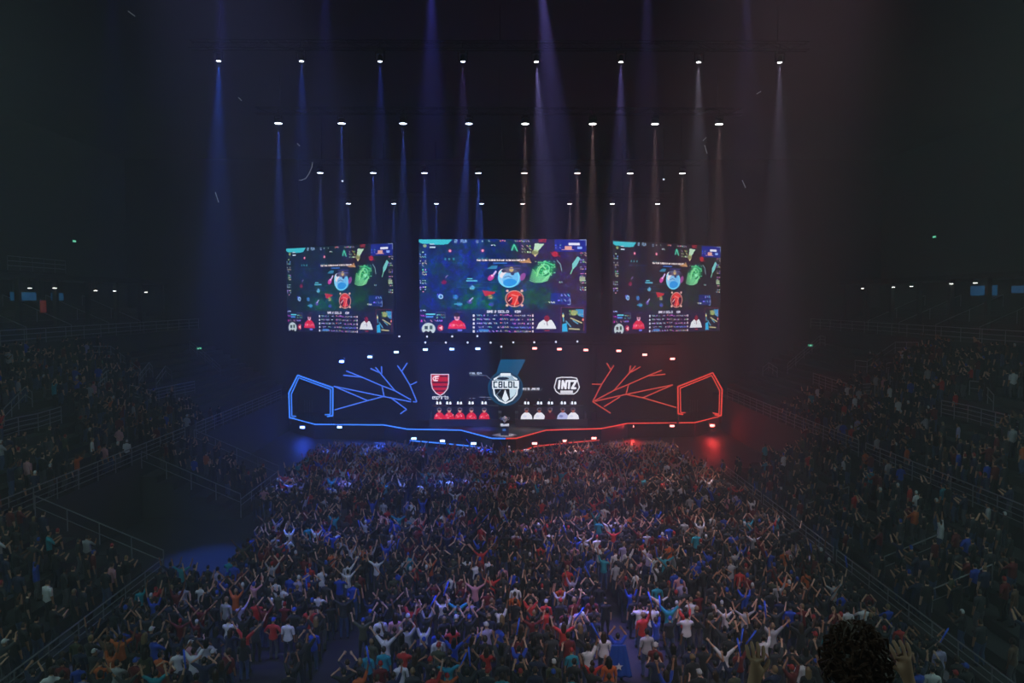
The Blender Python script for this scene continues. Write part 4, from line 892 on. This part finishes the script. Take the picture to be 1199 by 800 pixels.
for n, (q, t) in enumerate(STICK):
    tip, f = FINE[q['pose']]['tips'][1]; M_ = Matrix.Rotation(q['rz'], 3, 'Z')
    p = Vector((q['x'], q['y'], q['z'])) + M_ @ (tip * q['k']); d = M_ @ unit(random.uniform(-.7, .7), .3, .8)
    o = MB(); o.tube(-d * .1, d * .45, .028, 8, r2=.034); o.tube(d * .45, d * .49, .034, 8, r2=.012); o.tube(-d * .13, -d * .1, .012, 8, r2=.028)
    o = o.build('cheering_stick', blue_stick, None, True); o.location = p
    lb = 'blue stick held by ' + ' '.join(q['label'].rsplit(',', 1)[0].replace(',', '').split()); tag(o, lb if lb not in seen else 'blue stick held by ' + ' '.join(q['label'].replace(' shirt', '').replace(' hair', '').replace(',', '').split())[:200], 'cheering stick', 'blue cheering sticks'); seen.add(lb)

# ---- the rest of the audience: one object
def low_person(pose, sub):
    V, E, Rd, B, dz, tips = skeleton(pose, False); vs, fs = skin_mesh(V, E, Rd, sub); cls = classify(vs, fs, V, Rd, B)
    hv, hf = head_mesh(8, 6, dz, 1.03, False); hc = [4 if (np.array([hv[i] for i in f]).mean(0)[2] > 1.67 + dz or (np.array([hv[i] for i in f]).mean(0)[1] < .03 and np.array([hv[i] for i in f]).mean(0)[2] > 1.57 + dz)) else 0 for f in hf]
    Fq = np.array([tuple(f) + (-1,) * (4 - len(f)) for f in fs] + [tuple(i + len(vs) for i in f) for f in hf]); n = len(vs)
    return np.concatenate([vs, hv]), Fq, np.concatenate([cls, hc])
LOW0 = {p: low_person(p, 0) for p in POSES if p not in ('seated', 'walk', 'near')}; LOW1 = {p: low_person(p, 1) for p in POSES if p not in ('seated', 'walk', 'near')}
Vs, Fs, Cs = [], [], []; off = 0
for q in rest:
    V, Fq, cl = (LOW1 if (q['z'] == 0 and q['y'] < 52) else LOW0)[q['pose']]
    c, s = math.cos(q['rz']), math.sin(q['rz']); P = V * q['k']; P = np.stack([P[:, 0] * c - P[:, 1] * s + q['x'], P[:, 0] * s + P[:, 1] * c + q['y'], P[:, 2] + q['z']], 1)
    Vs.append(P); Fs.append(np.where(Fq < 0, -1, Fq + off)); off += len(P)
    hc = CAPC[q['cap']] if q['style'] == 'cap' else HC[q['hair']]
    pal = np.array([SKINS[q['skin']], SH[q['shirt']], TR[q['trousers']], (.03, .03, .03), hc]); Cs.append(pal[cl])
    if q['z'] == 0 and q['pose'] in ('cheer', 'clap', 'vee', 'fist_r') and random.random() < .10:
        tip, f = FINE[q['pose']]['tips'][1]; m = MB(); d = unit(random.uniform(-.7, .7), .3, .8); m.tube(tip, tip + d * .5, .032, 4)
        P = np.array([tuple(p) for p in m.v]); P = np.stack([P[:, 0] * c - P[:, 1] * s + q['x'], P[:, 0] * s + P[:, 1] * c + q['y'], P[:, 2] + q['z']], 1)
        Fq = np.array([tuple(f) for f in m.f]); Vs.append(P); Fs.append(Fq + off); off += len(P); Cs.append(np.tile(np.array([(.03, .10, .6)]), (len(Fq), 1)))
me = npmesh('crowd', np.concatenate(Vs), np.concatenate(Fs), np.concatenate(Cs), True); me.materials.append(attrmat('crowd_cloth'))
o = bpy.data.objects.new('crowd', me); COL.objects.link(o)
tag(o, 'dense standing audience filling the arena floor and side stands behind the nearest spectators', 'crowd', kind='stuff')
print('PEOPLE', len(people), 'floor', nfloor, 'verts', off)

# ---- people with a place of their own
p = at(757, 793, z=0)
make_person(p.x, p.y, 0, .15, 'stand', 'pale grey', 'person in pale grey shirt and blue jeans standing in the floor aisle', None, 'blue jeans', 'short', 'black', 1, 1.05)
p = at(846, 566, z=0)
make_person(p.x, p.y, 0, .6, 'stand', 'charcoal', 'person in dark shirt standing by the red lit corner of the floor near the railing', None, 'black', 'short', 'black', 1, 1.05)
p = at(1005, 742, Y=2.9)
near_one = make_person(p.x, 2.9, 10.93, .02, 'near', 'black', 'person with tousled dark brown hair seen close up at the bottom edge, hands beside it', None, 'black', 'curly', 'brown', 1, 1.0)
for c_ in near_one.children:
    if c_.name.startswith('hair'): c_.scale = (1.1, 1.1, 1.0); c_.location = (0, 0, .01); c_.color = (.05, .024, .016, 1)
hb = MB(); r_ = random.Random(5)
for i in range(420):   # tousled strands over the hair
    u = r_.uniform(0, 2 * PI); v = r_.uniform(.0, 2.0); n = Vector((math.sin(v) * math.cos(u), math.sin(v) * math.sin(u), math.cos(v)))
    if n.y > .55 and n.z < .5: continue
    a = Vector((n.x * .095, n.y * .115 + .015, n.z * .125 + 1.66)); tdir = (n.cross(Vector((r_.uniform(-1, 1), r_.uniform(-1, 1), r_.uniform(-1, 1)))).normalized() + n * .6).normalized(); L = r_.uniform(.03, .06)
    b = a + tdir * L; c = b + (tdir * .4 - n * .5 + Vector((0, 0, -.4))).normalized() * L * .7
    hb.tube(a, b, .008, 4, r2=.006); hb.tube(b, c, .006, 4, r2=.002)
o = hb.build('hair_strands', hair_m, near_one); o.color = (.09, .04, .025, 1); o['label'] = 'tousled brown hair'
# blue flag with a white star worn by a spectator in the aisle
p = at(723, 797, z=0); fl = empty('person', (p.x, p.y, 0), 0)
bpy.data.objects.remove(fl)
make_person(p.x, p.y, 0, 0, 'clap', 'royal blue', 'person wearing a long blue flag with a white star down the back', None, 'dark jeans', 'short', 'black', 2, 1.02)
t = empty('flag', (p.x, p.y - .22, .25), label='blue flag with a white star hanging down a spectator\'s back', cat='flag')
m = MB(); nx, nz = 14, 16; vv = []
for j in range(nz + 1):
    for i in range(nx + 1):
        u = i / nx - .5; w = j / nz; vv.append((u * (.52 + .5 * (1 - w)), -.03 * math.sin(u * 22) * (1.2 - w) - .05 * (1 - w), w * 1.2))
ff = [(j * (nx + 1) + i, j * (nx + 1) + i + 1, (j + 1) * (nx + 1) + i + 1, (j + 1) * (nx + 1) + i) for j in range(nz) for i in range(nx)]
m.add(vv, ff); o = m.build('cloth', mat('flag_blue', (.015, .08, .45), .7), t, True)
sm = o.modifiers.new('thick', 'SOLIDIFY'); sm.thickness = .008
MB().prism([((.16 if k % 2 == 0 else .065) * math.sin(k * PI / 5), -.11, .42 + (.16 if k % 2 == 0 else .065) * math.cos(k * PI / 5)) for k in range(10)], (0, .012, 0)).build('star', mat('star_white', (.8, .8, .84), .7), t)
# players at the desks
for (d, hd, cen, zf), shirt, word, ch in ((DESKL, 'bright red', 'red shirted', 0), (DESKR, 'white', 'white shirted', 1)):
    for k, x in enumerate(cen):
        X = at(x, 470, Y=77.1).x; where = '%s %s player' % (ordw[k], word)
        c = empty('gaming_chair', (X, RY + 1.5, zf + .45), label='black high backed gaming chair of the %s' % where, cat='chair', group='gaming chairs')
        if k == 0 and ch == 0:
            MB().box((0, 0, .47), (.52, .5, .1)).build('seat', black_metal, c); m = MB(); m.prism([(-.25, .22, .5), (.25, .22, .5), (.28, .3, 1.0), (.2, .34, 1.28), (-.2, .34, 1.28), (-.28, .3, 1.0)], (0, .07, 0)); m.build('backrest', black_metal, c)
            m = MB(); m.tube((0, 0, .12), (0, 0, .42), .04, 8); [m.tube((0, 0, .1), (.3 * math.cos(a), .3 * math.sin(a), .04), .025, 6) for a in [2 * PI * i / 5 for i in range(5)]]; m.build('base', alu, c)
            for s in (-1, 1): mm = MB(); mm.box((s * .3, 0, .68), (.06, .3, .04)); mm.box((s * .3, 0, .57), (.03, .05, .2)); mm.build('armrest', black_metal, c)
            chair0 = c
        else:
            for p_ in chair0.children: q_ = p_.copy(); COL.objects.link(q_); q_.parent = c
        make_person(X, RY + 1.57, zf + .48, PI, 'seated', shirt, 'seated person in %s shirt and headset, %s' % (shirt, where), 'players at the desks', 'black', 'short', 'black', k % 4, 1.08)
        h = empty('headset', (X, RY + 1.57, zf + .48), PI, label='headset worn by the %s' % where, cat='headset', group='headsets of the players')
        m = MB(); zz = 1.315; m.path([(.1 * math.cos(a), .02, zz + .0 + .15 * math.sin(a)) for a in [PI * i / 8 for i in range(9)]], .014, 6); m.build('headband', alu, h)
        for s in (-1, 1): MB().tube((s * .085, .02, zz - .02), (s * .125, .02, zz - .02), .045, 10).build('ear_cup', black_metal, h)
        mo = empty('monitor', (X + .0, RY + .38, zf + hd + .05), label='black monitor with glowing emblem on its back before the %s' % where, cat='monitor', group='monitors on the team desks')
        mc_ = MB().box((0, 0, .3), (.6, .04, .36)).build('casing', black_metal, mo); m = MB(); m.tube((0, .03, 0), (0, .03, .2), .02, 6); m.box((0, .03, .01), (.25, .18, .02)); m.build('stand', black_metal, mo)
        em = mat('monitor_emblem', (.1, .1, .1), .4, emit=(.8, .85, 1), es=1.6)
        m = MB(); m.prism([(-.27, -.022, .16), (-.04, -.022, .16), (-.08, -.022, .42), (-.22, -.022, .44)], (0, -.01, 0)); m.prism([(.05, -.022, .16), (.27, -.022, .16), (.22, -.022, .42), (.07, -.022, .40)], (0, -.01, 0)); m.build('emblem', em, mc_)
        MB().box((0, .022, .3), (.52, .006, .29)).build('screen', mat('monitor_light', (.01, .01, .01), .3, emit=(.3, .45, .9), es=1.), mo)
p = at(674, 478, Y=78.6)
make_person(p.x, 78.3, Zs - .02, PI, 'front', 'dark red', 'standing person in dark red shirt behind the white shirted team', None, 'black', 'short', 'brown', 2, 1.05)
p = at(640, 478, Y=78.3)
make_person(p.x, 78.6, Zs - .02, PI, 'hips', 'black', 'standing person in black behind the middle of the white shirted team', None, 'black', 'short', 'black', 2, 1.02)

# ------------------------------------------------------------------ railings
rail_m = mat('rail_steel', (.30, .31, .34), .4, .5)
def railing(pts, label, n=4, h=1.05, group=None, step=1.9, r=.022):
    """posts stand on the given foot line; each rail follows it"""
    pts = [Vector(p) for p in pts]; o0 = pts[0].copy(); t = empty('railing', o0, label=label, cat='railing', group=group)
    P = [p - o0 for p in pts]; m = MB()
    for k in range(n):
        z = h * (k + 1) / n; m.path([p + Vector((0, 0, z)) for p in P], r if k < n - 1 else r * 1.5, 6)
    m.build('rails', rail_m, t)
    for a, b in zip(P, P[1:]):
        L = (b - a).length; c = max(1, round(L / step))
        for i in range(c): q = a + (b - a) * i / c; MB().tube(q, q + Vector((0, 0, h)), r * 1.3, 6).build('post', rail_m, t)
    MB().tube(P[-1], P[-1] + Vector((0, 0, h)), r * 1.3, 6).build('post', rail_m, t)
    return t
EX = 16.95
def low_wall(s, y0, y1): struct(MB().b2((s * 16.8, y0, 0), (s * 17.0, y1, .56)).build('trim_%d' % (20 + len([o for o in COL.objects if o.name.startswith('trim_2')])), dark_wall))
low_wall(-1, 18, 37.6); low_wall(-1, 48.7, 57); low_wall(1, 18, 59)
railing([(-EX, 22, .1), (-EX, 30, .1), (-EX, 37.5, .1)], 'long steel railing between floor crowd and lower blue side stand, nearest one', 4, 1.15)
railing([(-EX, 37.6, .55), (-23.2, 37.6, 3.3)], 'steel railing climbing the open end of nearest blue side stand block', 2, 1.1)
railing([(-EX, 48.7, .1), (-EX, 57, .1)], 'short steel railing in front of the far small blue side stand block', 3, 1.2)
railing([(-EX, 48.7, .55), (-23.2, 48.7, 3.3)], 'steel railing climbing the near end of the small blue side stand block', 2, 1.1)
railing([(-EX, 57, .55), (-23.2, 57, 3.3)], 'steel railing climbing the far end of the small blue side stand block', 2, 1.1)
railing([(-23.25, 30, 3.72), (-23.25, 37.6, 3.72), (-23.25, 55.5, 3.72)], 'long railing on top of the wall before the upper blue side stand', 4, 1.1)
railing([(-23.25, 57.5, 3.72), (-23.25, 79.5, 3.72)], 'blue lit railing on the wall running towards the stage', 4, 1.1)
railing([(EX, 22, .1), (EX, 28, .1), (EX, 38.6, .1)], 'long steel railing between floor crowd and lower red side stand, nearest part', 4, 1.15)
railing([(EX, 39.0, .1), (EX, 49.8, .1)], 'middle part of the steel railing before the lower red side stand', 4, 1.15)
railing([(EX, 50.2, .1), (EX, 59, .1)], 'far part of the steel railing before the lower red side stand', 4, 1.15)
railing([(23.25, 30, 3.72), (23.25, 49, 3.72)], 'railing before the upper red side stand, nearer part', 4, 1.1)
railing([(23.25, 50, 3.72), (23.25, 80, 3.72)], 'red lit railing on the wall running towards the stage', 4, 1.1)
railing([(34.05, 34, 10.92), (34.05, 85.5, 10.92)], 'long concourse railing above the upper red side stand', 3, 1.05, step=2.6)
railing([(-34.05, 34, 10.92), (-34.05, 85.5, 10.92)], 'long concourse railing above the upper blue side stand', 3, 1.05, step=2.6)
for s, w in ((-1, 'blue'), (1, 'red')):
    for k, yy in enumerate((46, 52, 58, 64, 70, 76)):
        railing([(s * 36, yy, 11.0), (s * 41.6, yy, 13.5)], 'thin stair rail in the highest seating of the %s side, %s from the camera' % (w, ordw[k]), 1, 1.0, 'stair rails of the highest seating', 3.0)
def hand(pts, label, n=2, h=1.0, group=None, step=1.6):
    P = []
    for x, y in pts:
        p = bowl(x, y); p.z = max(p.z, bowlz(p.x)) - .05; P.append(p)
    return railing(P, label, n, h, group, step)
# entrances in the raked stand: railed boxes and stair rails traced where they stand
hand([(952, 450), (974, 458), (999, 466), (1024, 464)], 'red side railing around a stand entrance, beside the empty seats', 4, 1.05)
hand([(152, 466), (176, 472), (205, 465), (228, 460)], 'blue side railing around a stand entrance, beside the empty seats', 4, 1.05)
hand([(1001, 434), (1015, 436), (1048, 413), (1075, 414)], 'red side double rail climbing to the concourse', 2, .95)
hand([(165, 446), (130, 418), (102, 419)], 'blue side double rail climbing to the concourse', 2, .95)
hand([(922, 437), (960, 404), (966, 405)], 'rail of the lit exit stair near the red end of the stage', 3, 1.0)
hand([(258, 440), (240, 424), (222, 410)], 'rail of the lit exit stair near the blue end of the stage', 3, 1.0)
hand([(1102, 487), (1133, 494), (1165, 503), (1199, 512)], 'red side railing round the nearer stand entrance', 4, 1.05)
hand([(0, 516), (22, 509), (45, 504), (72, 495)], 'blue side railing round the nearer stand entrance', 4, 1.05)
hand([(5, 497), (30, 470), (38, 476)], 'bent stair handrail above the nearer blue side entrance', 2, .95)
hand([(1135, 462), (1150, 464), (1163, 480)], 'bent stair handrail above the nearer red side entrance', 2, .95)
hand([(893, 440), (900, 434), (910, 441)], 'small arched handrail beside the dark red side stairs', 2, .9)
for i in range(3):
    hand([(1038 + i * 2, 436 + i * 8), (1048 + i * 2, 435 + i * 8), (1057 + i * 1.5, 446 + i * 7)], 'looped stair handrail in the red side stand, %s from the top' % ordw[i], 2, .8, 'looped red side handrails')
    hand([(138 - i * 2, 436 + i * 8), (127 - i * 2, 438 + i * 8), (119 - i * 1.5, 447 + i * 7)], 'looped stair handrail in the blue side stand, %s from the top' % ordw[i], 2, .8, 'looped blue side handrails')
for i, (a, b, c) in enumerate([((183, 456), (194, 440), (201, 446)), ((163, 452), (175, 436), (179, 442))]): hand([a, b, c], 'steep handrail by the blue side entrance, the one %s the stage' % ('nearer' if i == 0 else 'farther from'), 2, .9)
for i, (yy, s) in enumerate(((45, 1), (35.6, 1), (31.5, 1))):
    railing([(17.9, yy, .9), (20.4, yy, 1.95)], 'sloping stair rail in the lower red side stand, %s from the stage' % ordw[i], 2, 1.0)
# vomitory mouths under the railed boxes
for (x, y, lb) in ((988, 464, 'dark doorway with concrete surround in the red side stand'), (190, 471, 'dark doorway with concrete surround in the blue side stand'), (1150, 505, 'nearer dark doorway in the red side stand'), (36, 510, 'nearer dark doorway in the blue side stand')):
    p = bowl(x, y); s = 1 if p.x > 0 else -1
    t = empty('stand_entrance', (p.x, p.y, p.z - .1), label=lb, cat='entrance')
    MB().b2((-.4 * s, -1.6, -1.0), (1.4 * s, -1.45, .25)).build('side_wall', concrete, t); MB().b2((-.4 * s, 1.45, -1.0), (1.4 * s, 1.6, .25)).build('side_wall', concrete, t)
    MB().b2((1.35 * s, -1.6, -1.0), (1.5 * s, 1.6, .95)).build('back_wall', dark_wall, t)

# ------------------------------------------------------------------ concourse lamps, panels and exit signs
dl = mat('downlight_lens', (1, 1, 1), .4, emit=(1, .97, .92), es=7)
def make_downlight():
    t = empty('downlight'); m = MB(); m.lathe((0, 0, 0), [(.06, .25), (.14, .2), (.2, 0), (.2, -.02)], 12); m.build('lamp_housing', black_metal, t)
    MB().lathe((0, 0, -.05), [(.12, 0), (.16, .04)], 12).build('lens', dl, t); MB().tube((0, 0, .2), (0, 0, .5), .02, 5).build('stem', black_metal, t); return t
d0 = make_downlight(); ff_ = True
for side, pts in (('blue', [(35, 337), (64, 337), (112, 340), (134, 340.5), (171, 342)]), ('red', [(1142, 331), (1114, 332), (1067, 335), (1046, 336), (1010, 337.5)])):
    for i, (x, y) in enumerate(pts):
        X = -37.6 if side == 'blue' else 37.6
        p = at(x, y, X=X); t = d0 if ff_ else copy_tree(d0); ff_ = False; t.location = p
        MBs = None
        tag(t, 'white spotlight under the concourse roof of the %s side, %s from the camera' % (side, ordw[i]), 'downlight', 'white concourse spotlights')
        for c_ in t.children:
            if c_.name.startswith('stem'): c_.scale = (1, 1, max(.1, (15.75 - p.z) / .5)) if 15.75 - p.z > .4 else (1, 1, 1)
green = mat('exit_green', (0, .1, .05), .5, emit=(.03, .55, .28), es=.9)
exits = [(87, 282.5, None, 'green exit sign high on the blue side, above the concourse'), (1094, 277.5, None, 'green exit sign high on the red side, above the concourse'), (233, 408, 'b', 'green exit sign on the dark stairs near the blue end of the stage'), (949, 404.5, 'b', 'green exit sign on the lit stairs near the red end of the stage'), (118, 424, 'b', 'green exit sign among the blue side spectators')]
for x, y, k, lb in exits:
    if k:
        p = bowl(x, y); d = (p - EYE).normalized(); p = p - d * 2.2
    else: p = at(x, y, X=-41.9 if x < 600 else 41.9)
    s = 1 if p.x > 0 else -1
    t = empty('exit_sign', p, -s * .9 if k else -s * PI / 2 * .98, label=lb, cat='sign', group='green exit signs')
    MB().b2((-.3, .0, -.12), (.3, .08, .12)).build('casing', black_metal, t); MB().b2((-.28, -.015, -.1), (.28, 0, .1)).build('face', green, t)
    text_mesh('SAÍDA', .17, .004, mat('exit_white', (.8, .9, .85), .5, emit=(.5, .95, .75), es=.9), t, 'lettering', (0, -.02, -.06), (PI / 2, 0, 0))
    if k: MB().tube((0, .04, -.12), (0, .04, -(p.z - bowlz(p.x)) - .1), .025, 6).build('pole', black_metal, t)
pan = mat('blue_banner', (.01, .10, .22), .6, emit=(.004, .035, .08), es=1.0)
for i, (x0, x1, y0, y1, lb, m_) in enumerate([(12, 42, 342, 352, 'dim blue advertising panel on the concourse, nearer the camera', pan), (60, 74, 343, 352, 'small dim blue advertising panel on the blue side concourse', pan), (1137, 1167, 335, 346, 'dim blue advertising panel on the red side concourse', pan), (1185, 1199, 335, 343, 'dim blue advertising panel cut by the picture edge', pan), (47, 54, 352, 366, 'narrow dim red banner hanging on the blue side concourse', mat('red_banner', (.3, .03, .015), .6, emit=(.05, .006, .004), es=1.))]):
    X = -38.2 if x0 < 600 else 38.2; a = at(x0, y0, X=X); b = at(x1, y1, X=X)
    t = empty('advertising_panel' if i < 4 else 'banner', (X, (a.y + b.y) / 2, (a.z + b.z) / 2), label=lb, cat='panel' if i < 4 else 'banner')
    w = abs(a.y - b.y); h = abs(a.z - b.z); MB().b2((-.04, -w / 2, -h / 2), (.04, w / 2, h / 2)).build('face', m_, t)
    MB().b2((-.06, -w / 2 - .03, h / 2), (.06, w / 2 + .03, h / 2 + .05)).build('top_bar', black_metal, t)
    for k in (-.45, .45): MB().tube((0, w * k, h / 2), (0, w * k, max(h / 2 + .1, 15.75 - (a.z + b.z) / 2)), .015, 5).build('hanger', black_metal, t)
# railed booth high on the blue side
p = at(20, 318, X=-38)
t = empty('camera_booth', (-38.0, p.y, p.z), label='small railed booth standing on the concourse roof at the blue side', cat='booth')
MB().b2((-1.2, -3, -(p.z - 16.1)), (1.2, 4.5, 0)).build('body', concrete, t)
m = MB(); [m.path([(1.2, -3, .35 * k), (1.2, 4.5, .35 * k)], .03, 5) for k in (1, 2, 3)]; [m.tube((1.2, -3 + 1.5 * k, 0), (1.2, -3 + 1.5 * k, 1.05), .03, 5) for k in range(6)]; m.build('rails', rail_m, t)
# loose silver streamers drifting under the ceiling
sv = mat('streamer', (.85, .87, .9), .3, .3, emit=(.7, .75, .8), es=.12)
STR = [([(150, 13), (158, 19)], 'short silver streamer falling highest on the blue side'), ([(279, 114), (283, 118)], 'short silver streamer falling below the topmost lamps, blue side'), ([(348, 168), (351, 171)], 'tiny silver streamer above the long curved one'), ([(366, 190), (365, 196), (362, 203), (358, 209), (353, 211), (350, 211)], 'long curved silver streamer drifting on the blue side'),
 ([(886, 110), (891, 107)], 'short silver streamer falling below the topmost lamps, red side'), ([(823, 165), (827, 161)], 'tiny silver streamer above the straight one, red side'), ([(825, 170), (828, 180)], 'straight silver streamer falling on the red side'), ([(869, 211), (873, 220)], 'faint silver streamer lowest on the red side'), ([(252, 225), (256, 237)], 'faint silver streamer lowest on the blue side')]
for pts, lb in STR:
    P = [at(x, y, Y=38) for x, y in pts]; o = MB().path([p - P[0] for p in P], .022, 4).build('streamer', sv); o.location = P[0]; tag(o, lb, 'streamer', 'falling silver streamers')
for x, y, x2, y2, lb in ((401, 212, 428, 258, 'blue'), (777, 210, 740, 275, 'red')):
    p = at(x, y, Y=70); t = empty('follow_spot', p, label='small bright follow spot between ceiling rows on the %s side' % lb, cat='spotlight')
    MB().tube((0, .35, .12), (0, 0, 0), .1, 10, r2=.13).build('lamp_body', black_metal, t); MB().tube((0, -.005, 0), (0, -.02, 0), .09, 10).build('lens', tiny, t)
    MB().tube((0, .2, .1), (0, .2, 29.62 - p.z), .025, 5).build('hanging_pole', black_metal, t)
    e = at(x2, y2, Y=66); lamp('SPOT', 'follow_beam', (0, -.1, -.02), 500, (.7, .75, 1), t, .03, 3, 1., e - p)
